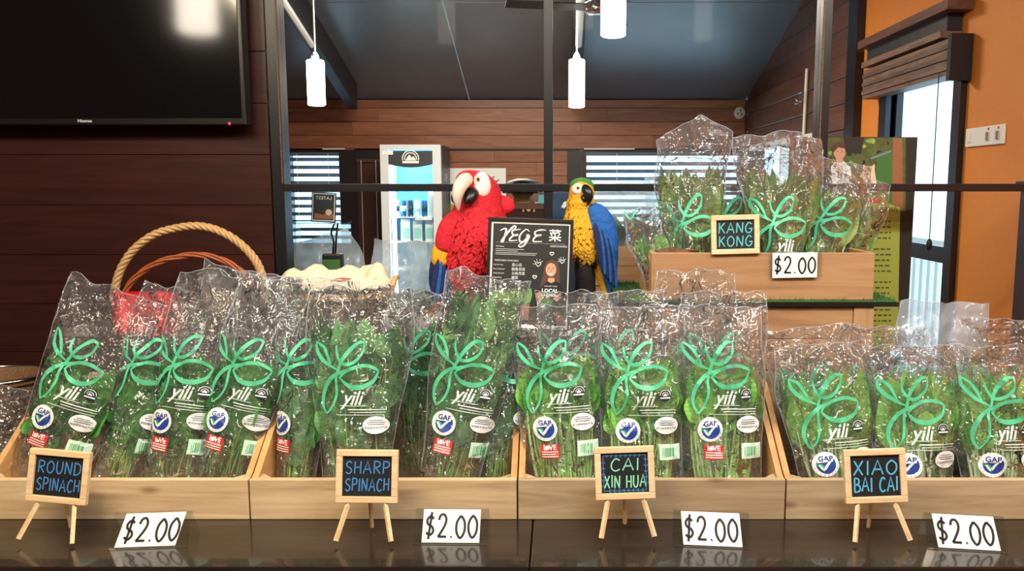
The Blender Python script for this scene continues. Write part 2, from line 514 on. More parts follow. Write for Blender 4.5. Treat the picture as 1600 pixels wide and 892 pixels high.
def boxobj(name, lo, hi, mat, parent=None, bevel=0.0):
    """box whose origin sits at its middle"""
    c = [(a+b)/2 for a, b in zip(lo, hi)]
    m = MB().box([a-k for a, k in zip(lo, c)], [b-k for b, k in zip(hi, c)], mat)
    o = m.build(name, parent); o.location = c
    if bevel:
        md = o.modifiers.new('bevel', 'BEVEL'); md.width = bevel; md.segments = 2
    return o

# stroke alphabet (unit cell, baseline 0, height 1)
GL = {
 'A': (0.7, [[(0,0),(.35,1),(.7,0)], [(.12,.36),(.6,.36)]]),
 'B': (0.6, [[(.05,0),(.05,1)], [(.05,1),(.45,.92),(.45,.62),(.05,.54)], [(.05,.54),(.55,.44),(.55,.1),(.05,0)]]),
 'C': (0.6, [[(.58,.85),(.3,1),(.05,.6),(.08,.2),(.32,0),(.6,.14)]]),
 'D': (0.65, [[(.05,0),(.05,1)], [(.0,1),(.5,.85),(.62,.5),(.45,.1),(.0,0)]]),
 'G': (0.66, [[(.6,.85),(.32,1),(.05,.6),(.1,.15),(.4,0),(.6,.2),(.62,.42)], [(.36,.42),(.7,.42)]]),
 'H': (0.62, [[(.05,0),(.05,1)], [(.57,0),(.57,1)], [(.05,.5),(.57,.52)]]),
 'I': (0.16, [[(.08,0),(.08,1)]]),
 'K': (0.6, [[(.06,0),(.06,1)], [(.55,1),(.08,.45)], [(.2,.58),(.6,0)]]),
 'N': (0.66, [[(.05,0),(.06,1)], [(.06,1),(.58,0)], [(.58,0),(.62,1)]]),
 'O': (0.68, [[(.34,1),(.06,.72),(.06,.26),(.34,0),(.62,.28),(.62,.72),(.34,1)]]),
 'P': (0.58, [[(.06,0),(.06,1)], [(.02,1),(.5,.92),(.5,.56),(.06,.46)]]),
 'R': (0.62, [[(.06,0),(.06,1)], [(.02,1),(.5,.92),(.5,.58),(.06,.48)], [(.2,.48),(.6,0)]]),
 'S': (0.56, [[(.52,.86),(.3,1),(.06,.8),(.14,.58),(.42,.44),(.52,.2),(.3,0),(.02,.14)]]),
 'U': (0.62, [[(.06,1),(.06,.3),(.3,0),(.56,.3),(.57,1)]]),
 'X': (0.62, [[(.04,1),(.58,0)], [(.58,1),(.02,0)]]),
 '0': (0.6, [[(.3,1),(.06,.7),(.06,.28),(.3,0),(.54,.28),(.54,.72),(.3,1)]]),
 '2': (0.6, [[(.06,.76),(.16,.97),(.38,1),(.52,.8),(.44,.5),(.06,0)], [(.06,.02),(.58,.02)]]),
 '.': (0.22, [[(.08,.02),(.15,.06)]]),
 '$': (0.6, [[(.5,.8),(.3,.92),(.1,.76),(.16,.56),(.42,.44),(.5,.24),(.3,.08),(.06,.2)], [(.36,1.1),(.22,-.1)]]),
 ' ': (0.35, []),
}
def strokes(mb, txt, h, mat, cx, cy, fn=None, w=0.12, gap=0.2, lift=0.0, slant=0.0, xs=1.0, seed=0):
    rng = random.Random(seed)
    W_ = sum(GL[c][0] + gap for c in txt) - gap
    x = cx - W_*h*xs/2
    for c in txt:
        gw, st = GL[c]
        dy = rng.uniform(-.04, .04)
        for p in st:
            q = [(x + (a + slant*b)*h*xs, cy + (b - .5 + dy)*h) for a, b in p]
            mb.ribbon(q, w*h, mat, fn, 4 if len(q) > 3 else 0, lift)
        x += (gw + gap)*h*xs

# ================================================================== STRUCTURE
YP = 2.60            # partition plane
XR = 1.89            # right wall
YB = 8.2             # far wall
XL = -3.6
YN = -3.0            # wall behind the camera
ZC = 0.75            # table top
def ceil_z(Y): return 2.37 + (YB - Y)*0.306 if Y > YP else 2.37 + (YB-YP)*0.306 - (YP-Y)*0.306

fl = MB().box((XL-.2, YN-.2, -.1), (XR+.2, YB+.3, 0), 'floor_tile').build('floor'); tag(fl, kind='structure')
# ceiling: two slopes made of wide panels
ce = empty('ceiling'); tag(ce, kind='structure')
ys = [YB+.15, 6.42, 4.6, YP+.02]
for i in range(3):
    y0, y1 = ys[i], ys[i+1]
    for k in range(2):
        xa, xb = (XL-.2, -.9) if k == 0 else (-.9, XR+.2)
        p = MB(); g = .004
        p.prism([(xa+g, y0-g), (xb-g, y0-g), (xb-g, y1+g), (xa+g, y1+g)], .05, 'ceiling_dark', lambda a, b, w: Vector((a, b, ceil_z(b)+w)))
        p.build('ceiling_panel', ce)
p = MB().prism([(XL-.2, YP+.02), (XR+.2, YP+.02), (XR+.2, YN-.2), (XL-.2, YN-.2)], .05, 'ceiling_dark', lambda a, b, w: Vector((a, b, ceil_z(b)+w)))
p.build('ceiling_panel', ce)
p = MB().prism([(XL-.2, YB+.2), (XR+.2, YB+.2), (XR+.2, YN-.2), (XL-.2, YN-.2)], .03, 'beam_dark', lambda a, b, w: Vector((a, b, 4.3+w)))
p.build('roof_deck', ce)

# planks in rows around openings; openings (a0, a1, z0, z1)
def plank_wall(name, a0, a1, z0, z1, openings, mat, ph, place, thick=.02, seam=None, backmat='dark_frame', seed=1, g=.0025):
    """place(a, z) -> matrix for a plank whose local X runs along the wall and local -Y faces the room"""
    rng = random.Random(seed)
    w = empty(name); tag(w, kind='structure')
    cache = {}
    nrow = int(math.ceil((z1-z0)/ph))
    for r in range(nrow):
        za = z0 + r*ph; zb = min(za + ph, z1)
        segs = [(a0, a1)]
        for (o0, o1, p0, p1) in openings:
            if za < p1 - .02 and zb > p0 + .02:
                ns = []
                for (s0, s1) in segs:
                    if o1 <= s0 or o0 >= s1: ns.append((s0, s1)); continue
                    if o0 > s0: ns.append((s0, o0))
                    if o1 < s1: ns.append((o1, s1))
                segs = ns
        for (s0, s1) in segs:
            cuts = [s0]
            if seam:
                c = s0 + rng.uniform(.4, 1)*seam
                while c < s1 - .3:
                    cuts.append(c); c += seam
            cuts.append(s1)
            for q in range(len(cuts)-1):
                L = cuts[q+1]-cuts[q]
                if L < .01: continue
                key = (round(L, 3), round(zb-za, 3))
                if key not in cache:
                    m = MB(); hh = (zb-za)/2 - g
                    b_ = min(g*1.6, hh*.4)
                    m.prism([(-thick, -hh), (0-b_, -hh), (0, -hh+b_), (0, hh-b_), (-b_, hh), (-thick, hh)], 1, mat,
                            lambda a, b, wv, L=L: Vector((-L/2+.001 + wv*(L-.002), -a - thick, b)))
                    cache[key] = m.mesh('plank')
                o = bpy.data.objects.new('plank', cache[key]); COL.objects.link(o)
                o.parent = w
                o.matrix_local = place((cuts[q]+cuts[q+1])/2, (za+zb)/2)
        # backing strip closes the joints
    bk = MB()
    zs = sorted(set([z0, z1] + [o[2] for o in openings] + [o[3] for o in openings]))
    for za, zb in zip(zs[:-1], zs[1:]):
        segs = [(a0, a1)]
        for (o0, o1, p0, p1) in openings:
            if za < p1 - 1e-4 and zb > p0 + 1e-4:
                ns = []
                for (s0, s1) in segs:
                    if o1 <= s0 or o0 >= s1: ns.append((s0, s1)); continue
                    if o0 > s0: ns.append((s0, o0))
                    if o1 < s1: ns.append((o1, s1))
                segs = ns
        for s0, s1 in segs:
            bk.box((s0, .021, za), (s1, .12, zb), backmat, place(0, 0))
    bk.build('wall_backing', w)
    return w

sb = mpp(YB, 1.9)
def bx_(px): return at(px, 291, YB).x
def bz_(py): return at(873, py, YB).z
winA = (bx_(449), bx_(538), .85, bz_(236))
winB = (bx_(556), bx_(603), .6, bz_(246))
winC = (bx_(910), bx_(1160), .85, bz_(236))
plank_wall('wall_back', XL, XR, 0, 2.36, [winA, winB, winC], 'red_plank', .134,
           lambda a, z: Matrix.Translation((a, YB, z)), seam=2.3, seed=3, g=.0015)

# right wall: far part wooden, near part orange with the door to the veranda
def rw(a, z): return Matrix.Translation((XR, a, z)) @ Matrix.Rotation(-PI/2, 4, 'Z')
YJ = 5.25
zt = at(1190, 222, 1).z
winD = (5.7, 7.9, .9, 1.87)
rng0 = random.Random(2)
pw = plank_wall('wall_right', -YB, -YJ, 0, 2.36, [(-winD[1], -winD[0], winD[2], winD[3])], 'brown_plank', .17,
                lambda a, z: Matrix.Translation((XR, -a, z)) @ Matrix.Rotation(-PI/2, 4, 'Z'), seam=None, seed=5)
# gable boards above, cut to the roof slope
for r in range(6):
    za = 2.36 + r*.17
    zb = za + .165
    ya = YB - (za-2.37)/.306 - .02; yb = YB - (zb-2.37)/.306 - .02
    if yb < YJ + .05: break
    MB().prism([(YJ, za+.004), (min(ya, YB), za+.004), (min(yb, YB), zb), (YJ, zb)], .05, 'brown_plank',
               lambda a, b, w: Vector((XR-.005+w, a, b))).build('gable_board', pw)
# orange wall pieces round the door opening
DY0, DY1, DZ1 = 3.86, 4.64, 2.08
ow = MB()
for (y0, y1, z0, z1) in ((YN, DY0, 0, 4.3), (DY1, YJ-.16, 0, 4.3), (DY0, DY1, DZ1, 4.3)):
    ow.box((XR, y0, z0), (XR+.06, y1, z1), 'orange_paint')
tag(ow.build('wall_right_orange'), kind='structure')
tag(MB().box((XR-.05, YJ-.16, 0), (XR+.16, YJ, 3.3), 'black_frame').build('trim_1'), kind='structure')
# side and rear walls of the shop (behind and beside the camera)
tag(MB().box((XL-.15, YN, 0), (XL, YB, 4.3), 'brown_plank').build('wall_left'), kind='structure')
rwll = MB()
rwll.box((XL, YN-.12, 0), (XR+.15, YN, 4.3), 'brown_plank')
tag(rwll.build('wall_front'), kind='structure')

# partition wall with the television: dark horizontal boards
xw1 = at(430, 291, YP).x
plank_wall('wall_partition', XL, xw1, 0, 4.0, [], 'dark_plank', .16,
           lambda a, z: Matrix.Translation((a, YP, z)), seam=None, seed=7, g=.0007, backmat='dark_plank')
# black steel grid of the glazed partition
gr = empty('partition_frame'); tag(gr, 'black steel grid frame holding the glass panes behind the parrots', 'frame')
def post(px0, px1, name='post', z0=.0, z1=4.0, y0=YP-.02, y1=YP+.05, mat='black_frame'):
    return boxobj(name, (at(px0, 291, YP).x, y0, z0), (at(px1, 291, YP).x, y1, z1), mat, gr, .002)
post(426, 447); post(850, 864); post(1273, 1288)
zb0 = at(873, 299, YP).z; zb1 = at(873, 287, YP).z
boxobj('rail', (at(447, 291, YP).x, YP-.025, zb0), (XR-.005, YP+.045, zb1), 'black_frame', gr, .002)
boxobj('trim_strip', (at(445, 291, YP).x, YP-.026, zb1), (at(446.3, 291, YP).x, YP-.0205, 4), 'rattan_dark', gr)
boxobj('trim_strip', (at(1273.5, 291, YP).x, YP-.026, zb1), (at(1275, 291, YP).x, YP-.0205, 4), 'rattan_dark', gr)
for (a, b) in ((447, 850), (864, 1273), (1288, 1560)):
    for (z0, z1) in ((.02, zb0), (zb1, 3.9)):
        if a == 1288 and z0 > 1: continue
        x1 = XR-.01 if a == 1288 else at(b, 291, YP).x
        boxobj('glass_pane', (at(a, 291, YP).x, YP+.010, z0), (x1, YP+.014, z1), 'pane_glass', gr)

# roof beams under the far slope, with a white conduit on the nearer half
def beam(X, w, label):
    e = empty('roof_beam', (0,0,0), label=label, cat='beam', group='sloping roof beams')
    pr = [(YB-.35, ceil_z(YB-.35)-.24), (YB-.35, ceil_z(YB-.35)), (3.2, ceil_z(3.2)), (3.2, ceil_z(3.2)-.2)]
    MB().prism(pr, w, 'beam_dark', lambda a, b, q: Vector((X-w/2+q, a, b-.002))).build('timber', e)
    c = MB(); c.tube([(X, y, ceil_z(y)-.235) for y in (6.6, 5.5, 4.4, 3.3)], .028, 'white_paint', 8)
    c.build('conduit', e)
    return e
beam(-1.98, .09, 'dark sloping roof beam at left behind the glass')
beam(.16, .09, 'dark sloping roof beam above the middle post of the glass')

def pendant(X, Y, z0, z1, r, label, es=None, ztop=None):
    e = empty('pendant_lamp', (X, Y, z0), label=label, cat='lamp', group='white cylinder pendant lamps')
    h = z1-z0
    m = MB(); m.loft([(0,0,0,r*.86,r*.86), (0,0,.006,r,r), (0,0,h-.006,r,r), (0,0,h,r*.86,r*.86)], 'lamp_glow', 20)
    m.build('shade', e, True)
    top = (ztop or ceil_z(Y)-.2) - z0
    MB().tube([(0,0,h), (0,0,top)], .006, 'white_paint', 6).build('cord', e)
    MB().loft([(0,0,h,r*.5,r*.5), (0,0,h+.03,r*.4,r*.4), (0,0,h+.05,.01,.01)], 'white_paint', 14).build('cap', e, True)
    MB().loft([(0,0,top-.05,.02,.02), (0,0,top-.03,.055,.055), (0,0,top,.06,.06)], 'white_paint', 14).build('ceiling_rose', e, True)
    return e
def pend_px(px, y0, y1, Y, label, w):
    a = at(px, y1, Y); b = at(px, y0, Y)
    return pendant(a.x, Y, a.z, b.z, w*mpp(Y, a.z)/2, label)
pend_px(495, 94, 165, 5.2, 'glowing white cylinder pendant lamp at left behind the glass', 27)
pend_px(901, 93, 168, 5.8, 'glowing white cylinder pendant lamp right of the middle post', 25)
pend_px(958, -14, 57, 3.9, 'nearest large white cylinder pendant lamp cut by the top edge', 39)
pendant(-1.66, 1.2, 2.2, 2.5, .085, 'white cylinder pendant lamp mirrored in the television')
for px_, py_, l in ((-.75, -.3, 'left one of the four unseen pendant lamps added for film glints'), (.15, .2, 'second of the four unseen pendant lamps added for film glints'), (.95, -.2, 'third of the four unseen pendant lamps added for film glints'), (1.45, .9, 'unseen pendant lamp nearest the orange wall, added for film glints')):
    pendant(px_, py_, 2.45, 2.72, .06, l)  # extra pendants out of view, added to make the film glint

# ceiling fan motor glimpsed beside the nearest pendant
fan = empty('ceiling_fan', at(930, 14, 4.6), label='grey ceiling fan hub with thin blade beside the nearest pendant', cat='fan')
MB().loft([(0,0,-.03,.03,.03), (0,0,-.02,.06,.06), (0,0,.03,.06,.06), (0,0,.05,.02,.02), (0,0,.9,.015,.015)], 'chrome', 16).build('motor', fan, True)
for k in range(3):
    b = MB().box((.05, -.05, .005), (.5, .05, .013), 'beam_dark', Matrix.Rotation(R(190+120*k), 4, 'Z') @ Matrix.Rotation(R(8), 4, 'X'))
    b.build('blade', fan)

# smoke detector on the far wall
sd = empty('smoke_detector', at(1154, 177, YB-.001), (R(90), 0, 0), 'small round white detector high on the far wooden wall', 'detector')
MB().loft([(0,0,.024,.062,.062), (0,0,.05,.06,.06), (0,0,.062,.05,.05)], 'white_plastic', 20).build('body', sd, True)
for a in (70, 200, 320):
    MB().loft([(.022*math.cos(R(a)), .022*math.sin(R(a)), .058, .009,.009), (.022*math.cos(R(a)), .022*math.sin(R(a)), .066, .008,.008)], 'ink_black', 10).build('sounder_hole', sd)

# ------------------------------------------------------------------ windows with blinds on the far wall
def window_back(n, op, mat, pitch, tilt, label, closed=False):
    x0, x1, z0, z1 = op
    w = empty('window_%d' % n, ((x0+x1)/2, YB, z0)); tag(w, kind='structure')
    hw = (x1-x0)/2; H = z1-z0
    for (a, b, c, d) in ((-hw, -hw+.04, 0, H), (hw-.04, hw, 0, H), (-hw+.04, hw-.04, 0, .04), (-hw+.04, hw-.04, H-.04, H)):
        MB().box((a, -.03, c), (b, .1, d), 'dark_frame').build('window_frame', w)
    MB().box((-hw+.04, .07, .04), (hw-.04, .075, H-.04), 'pane_glass').build('glass_pane', w)
    bl = empty('window_blind', ((x0+x1)/2, YB-.055, z0), label=label, cat='blind')
    bw = hw-.03
    MB().box((-bw, -.02, H-.05), (bw, .02, H-.015), mat).build('head_rail', bl)
    me = MB().box((-bw, -.028, -.0012), (bw, .028, .0012), mat).mesh('slat')
    k = 0; z = .06
    while z < H-.06:
        o = bpy.data.objects.new('slat', me); COL.objects.link(o); o.parent = bl
        o.location = (0, 0, z); o.rotation_euler = (tilt, 0, 0)
        z += pitch
    for xx in (-bw*.6, bw*.6):
        MB().tube([(xx, -.026, .03), (xx, -.026, H-.03)], .003, 'white_plastic', 5).build('cord', bl)
    return w
window_back(1, winA, 'blind_slat', .078, R(-38), 'grey slatted blind over the bright window at left')
window_back(2, winB, 'blind_brown', .044, R(-80), 'dark brown slatted blind beside the drinks fridge')
window_back(3, winC, 'blind_slat', .074, R(-38), 'grey slatted blind over the bright window behind the upper bags')
# uprights between the openings
for i, (a, b) in enumerate(((538, 556), (603, 606), (886, 909), (437, 448), (1161, 1172))):
    tag(boxobj('trim_%d' % (i+2), (bx_(a), YB-.03, 0), (bx_(b), YB+.0, bz_(234)), 'dark_frame'), kind='structure')
# slim white ledge above the window
for (a, b, i) in ((508, 542, 7), (912, 990, 8), (640, 905, 9)):
    tag(boxobj('trim_%d' % i, (bx_(a), YB-.05, bz_(234)), (bx_(b), YB, bz_(232)), 'white_paint' if i < 9 else 'dark_frame'), kind='structure')
# long window on the right wall
wd = empty('window_4', (XR, 0, 0)); tag(wd, kind='structure')
for (y0, y1, z0, z1) in ((winD[0]-.02, winD[1]+.02, winD[3]-.03, winD[3]+.02), (winD[0]-.02, winD[1]+.02, winD[2]-.02, winD[2]+.03), (winD[0]-.02, winD[0]+.03, winD[2], winD[3]), (6.78, 6.82, winD[2], winD[3])):
    MB().box((-.03, y0, z0), (.1, y1, z1), 'white_paint').build('window_frame', wd)
MB().box((.06, winD[0], winD[2]), (.065, winD[1], winD[3]), 'pane_glass').build('glass_pane', wd)

# door to the veranda
d = empty('door_1', (XR, 0, 0)); tag(d, kind='structure')
def dbox(name, y0, y1, z0, z1, x0=-.03, x1=.07, mat='black_frame'):
    return MB().box((x0, y0, z0), (x1, y1, z1), mat).build(name, d)
dbox('jamb', DY0-.075, DY0, 0, DZ1+.06); dbox('jamb', DY1, DY1+.10, 0, DZ1+.06); dbox('lintel', DY0, DY1, DZ1, DZ1+.06)
dbox('stile', DY0, DY0+.03, 0, DZ1, .02, .05); dbox('stile', DY1-.03, DY1, 0, DZ1, .02, .05)
zr = at(1440, 395, 4.0).z
dbox('mid_rail', DY0+.03, DY1-.03, 1.12, 1.20, .02, .05); dbox('top_rail', DY0+.03, DY1-.03, DZ1-.06, DZ1, .02, .05)
dbox('glass_pane', DY0+.03, DY1-.03, 1.20, DZ1-.06, .033, .037, 'pane_glass')
dbox('bottom_rail', DY0+.03, DY1-.03, 0, .12, .02, .05)
# veranda outside
tag(MB().box((XR+.16, 1.5, -.06), (XR+8, 9.5, -.005), 'outside_pale').build('veranda_floor'), kind='structure')
rl = empty('veranda_railing', (XR+1.1, 5.5, 0), label='white veranda railing with upright bars outside the door', cat='railing')
MB().box((-.03, -2, 1.02), (.03, 3.5, 1.08), 'white_paint').build('top_rail', rl)
MB().box((-.02, -2, .1), (.02, 3.5, .15), 'white_paint').build('bottom_rail', rl)
me = MB().box((-.015, -.03, .15), (.015, .03, 1.02), 'white_paint').mesh('baluster')
for k in range(42):
    o = bpy.data.objects.new('baluster', me); COL.objects.link(o); o.parent = rl; o.location = (0, -1.95+k*.13, 0)

# rolled bamboo blind above the door
bl = empty('bamboo_blind', (XR, 4.28, 2.0), label='rolled brown bamboo blind hung above the veranda door', cat='blind')
zz = [(2.30, 2.37, .14, 'brown_plank'), (2.24, 2.30, .10, 'beam_dark'), (2.19, 2.24, .10, 'beam_dark')]
def lb(name, y0, y1, z0, z1, t, mat):
    L = y1-y0
    o = MB().box((-L/2, -t, z0-2.0), (L/2, 0, z1-2.0), mat).build(name, bl)
    o.rotation_euler = (0, 0, -PI/2); o.location = (-.005, (y0+y1)/2-4.28, 0)
    return o
lb('head_board', 3.76, 4.86, 2.30, 2.345, .12, 'brown_plank')
lb('slat_bundle', 3.86, 4.84, 2.225, 2.30, .07, 'beam_dark')
lb('under_board', 3.86, 4.84, 2.19, 2.222, .10, 'bamboo')
for k in range(7):
    o = lb('bamboo_slat', 3.78, 4.84, 2.01+k*.024, 2.032+k*.024, .085+.008*(k % 2), 'bamboo')
lb('end_cap', 3.745, 3.778, 1.98, 2.19, .10, 'black_frame')
MB().tube([(-.1, -.42, .03), (-.1, -.42, -.75)], .003, 'ink_black', 5).build('pull_cord', bl)
MB().ball((-.1, -.42, -.78), (.014, .014, .03), 'ink_black').build('cord_knob', bl, True)

# light switches on the orange wall
for k in range(4):
    yk = 3.712 - k*.08
    z = 1.72
    kinds = ['plain white switch plate nearest the veranda door', 'blank white switch plate, second from the veranda door', 'white switch plate with red mark, third from the veranda door', 'white switch plate with red mark farthest from the veranda door']
    e = empty('light_switch', (XR, yk, z), (0, 0, -PI/2), kinds[k], 'switch', 'switch plates on the orange wall')
    o = MB().box((-.0395, -.012, -.042), (.0395, 0, .042), 'white_plastic').build('plate', e)
    md = o.modifiers.new('bevel', 'BEVEL'); md.width = .004; md.segments = 2
    if k != 1:
        MB().box((-.012, -.018, -.02), (.012, -.011, .016), 'chrome' if k > 1 else 'white_paint').build('rocker', e)
    if k > 1:
        MB().box((-.006, -.0135, .024), (.006, -.0118, .034), 'sticker_red').build('indicator', e)

# dark brown cabinet side at the far right, behind the glass
cb = empty('tall_cabinet', (1.72, 2.95, 0), label='dark brown cabinet at the right edge below the black rail', cat='cabinet')
boxobj('side_panel', (at(1584, 440, 3.06).x-1.72, -.11, 0), (.16, .11, 1.50), 'dark_plank', cb, .004)
boxobj('cabinet_top', (at(1584, 440, 3.06).x-1.73, -.13, 1.50), (.165, .13, 1.52), 'dark_plank', cb, .004)

# white rod with two clear hooks on the right wooden wall
rod = empty('curtain_rod', (XR-.04, 6.0, 0), label='slim white rod with two clear clips on the right wooden wall', cat='rod')
ya = XR*F/(1258-CX)
MB().tube([(0, ya-6.0, at(1258, 215, ya).z), (0, ya-6.0-.02, at(1260, 108, ya).z)], .012, 'white_plastic', 8).build('rod_shaft', rod)
for s in (-1, 1):
    m = MB(); z = at(1258, 153, ya).z
    m.tube([(-.02, ya-6.0+s*.02, z-.03), (-.04, ya-6.0+s*.09, z-.03), (-.04, ya-6.0+s*.1, z+.03), (-.02, ya-6.0+s*.04, z+.035)], .012, 'acrylic', 8)
    m.build('clip', rod, True)

# television on the dark wall
tv = empty('television', (at(380, 100, 2.5).x - .64, YP-.02, at(300, 196, 2.52).z), label='large black wall television with glossy dark screen', cat='television')
boxobj('casing', (-.64, -.08, 0), (.64, -.03, .74), 'tv_bezel', tv, .004)
boxobj('screen', (-.628, -.083, .022), (.628, -.079, .73), 'tv_screen', tv)
boxobj('wall_mount', (-.2, -.032, .2), (.2, -.006, .5), 'tv_bezel', tv)
m = MB(); lx = at(139, 186, 2.52).x - tv.location.x
m.text('Hisense', .014, 'white_ink', lambda a, b, l: Vector((a, -.0835-l, b)), lx, .012)
m.build('brand_lettering', tv)
MB().ball((at(363, 196, 2.52).x - tv.location.x, -.082, .004), .004, 'led_red', 8, 6).build('standby_light', tv)

# ================================================================== TABLES
def table(x0, x1, label):
    e = empty('display_table', ((x0+x1)/2, 2.05, 0), label=label, cat='table', group='dark display tables')
    h = (x1-x0)/2
    boxobj('table_top', (-h+.001, -.545, ZC-.035), (h-.001, .512, ZC), 'table_dark', e, .004)
    boxobj('apron', (-h+.02, -.50, ZC-.13), (h-.02, -.475, ZC-.036), 'table_dark', e)
    for sx in (-1, 1):
        for yy in (-.5, .44):
            boxobj('leg', (sx*(h-.05)-.03, yy, 0), (sx*(h-.05)+.03, yy+.06, ZC-.036), 'table_dark', e)
    return e
xs_ = [-1.9, onz(395, 850, ZC).x - .62, onz(830, 850, ZC).x, 1.15, 1.87]
table(xs_[0], xs_[2], 'dark glossy display table under the spinach crates')
table(xs_[2], xs_[4], 'dark glossy display table under the two right-hand front crates')

# back riser behind the crates, carrying parrots and baskets
ZR = 1.10
rs = empty('display_riser', (0, 2.34, ZC), label='dark wooden riser bench behind the front crates carrying the parrots', cat='riser')
rx0, rx1 = -1.38, .16
boxobj('riser_top', (rx0, -.225, ZR-ZC-.03), (rx1, .205, ZR-ZC), 'dark_plank', rs, .003)
for k in range(3):
    boxobj('front_board', (rx0+.01, -.215, .004+k*.105), (rx1-.01, -.198, .104+k*.105), 'dark_plank', rs)
for xx in (rx0+.01, rx1-.03): boxobj('end_board', (xx, -.197, 0), (xx+.02, .20, ZR-ZC-.031), 'dark_plank', rs)

# ================================================================== CRATES
XC = [at(392, 812, 1.735).x + i*.6065 for i in range(-1, 3)]
YF, YK = 1.735, 2.075
def crate(x0, label, w=.603):
    e = empty('produce_crate', (x0 + w/2, YF, ZC), label=label, cat='crate', group='front row of pine crates')
    h = w/2; t = .014
    boxobj('front_board', (-h, 0, 0), (h, .016, .094), 'pine', e, .002)
    boxobj('bottom_board', (-h+t, .0165, .004), (h-t, YK-YF-.017, .014), 'pine', e)
    boxobj('back_board', (-h+t, YK-YF-.016, 0), (h-t, YK-YF, .262), 'pine', e, .002)
    for s in (-1, 1):
        xa = -h if s < 0 else h-t
        m = MB().prism([(.0165, 0), (YK-YF, 0), (YK-YF, .27), (.25, .255), (.03, .098), (.0165, .092)], t, 'pine_side', lambda a, b, q, xa=xa: Vector((xa+q, a, b)))
        m.build('side_board', e)
        # triangular corner block inside the front
        xb = -h+t if s < 0 else h-t
        MB().prism([(0, 0), (-s*.035, 0), (0, .035)], .075, 'pine', lambda a, b, q, xb=xb: Vector((xb+a, .0165+b, .015+q))).build('corner_block', e)
    return e
for i, l in enumerate(('pine crate of round spinach at the left edge', 'pine crate of sharp spinach, second from the left', 'pine crate of cai xin hua, third from the left', 'pine crate of xiao bai cai at the right edge')):
    crate(XC[i], l)

# upper stand: slatted box, black shelf, turf, crate on top
SX0, SX1 = at(1018, 430, 2.10).x, at(1369, 430, 2.10).x
ZS = at(1200, 468, 2.10).z
YS = 2.10
st = empty('box_stand', ((SX0+SX1)/2, YS, ZC), label='slatted pine box stand below the kang kong crate', cat='stand')
hw = (SX1-SX0)/2; HS = ZS-ZC-.02
nb = 5; bh = HS/nb
for k in range(nb):
    boxobj('slat', (-hw, .004, k*bh+.0015), (hw-.055, .02, (k+1)*bh-.0015), 'pine_box', st, .0015)
boxobj('upright', (hw-.054, 0, 0), (hw, .02, HS), 'pine_upright', st, .002)
for xx in (-hw, hw-.016): boxobj('side_panel', (xx, .0205, 0), (xx+.016, .40, HS), 'pine_side', st)
boxobj('back_panel', (-hw, .4005, 0), (hw, .415, HS), 'pine_box', st)
sh = boxobj('black_shelf', (at(962, 470, 2.15).x, YS-.006, ZS-.0185), (at(1403, 470, 2.10).x, YS+.43, ZS-.007), 'black_frame')
tag(sh, 'thin black shelf board on the box stand', 'shelf')
# turf mat: short blades on a backing
tm = empty('turf_mat', (0, 0, ZS-.0065), label='green artificial turf mat on the black shelf under the kang kong crate', cat='turf')
tx0, tx1 = sh.location.x - sh.dimensions.x/2 + .004, sh.location.x + sh.dimensions.x/2 - .004
MB().box((tx0, YS, 0), (tx1, YS+.42, .003), 'turf').build('backing', tm)
rng = random.Random(11); m = MB()
for k in range(5200):
    x = rng.uniform(tx0, tx1); y = YS + .42*rng.random()
    if SX0-.005 < x < SX1+.005 and y > YS+.01: continue
    a = rng.uniform(0, 2*PI); l = rng.uniform(.006, .014)
    dx, dy = math.cos(a)*.0013, math.sin(a)*.0013
    tx, ty = rng.uniform(-.005, .005), rng.uniform(-.005, .005)
    m.add([(x-dx, y-dy, .003), (x+dx, y+dy, .003), (x+tx, y+ty, .003+l)], [(0, 1, 2)], 'turf')
tag(m.build('grass_blades', tm), kind='stuff')

uc = empty('produce_crate', ((SX0+SX1)/2, YS+.012, ZS-.003), label='upper pine crate of kang kong on the box stand', cat='crate')
UH = at(1200, 395, 2.112).z - (ZS-.003); UD = .30
boxobj('front_board', (-hw, 0, 0), (hw, .014, UH), 'pine_box', uc, .002)
boxobj('back_board', (-hw, UD-.014, 0), (hw, UD, UH), 'pine_box', uc, .002)
for s in (-1, 1):
    xa = -hw if s < 0 else hw-.014
    # side board with a hand hole: four pieces round the slot
    m = MB()
    for (a, b, c, d_) in ((.0145, .11, 0, UH), (.17, UD-.0145, 0, UH), (.11, .17, 0, .055), (.11, .17, .085, UH)):
        m.box((xa, a, c), (xa+.014, b, d_), 'pine_side')
    m.build('side_board', uc)
boxobj('bottom_board', (-hw+.0145, .0145, .003), (hw-.0145, UD-.0145, .012), 'pine_box', uc)

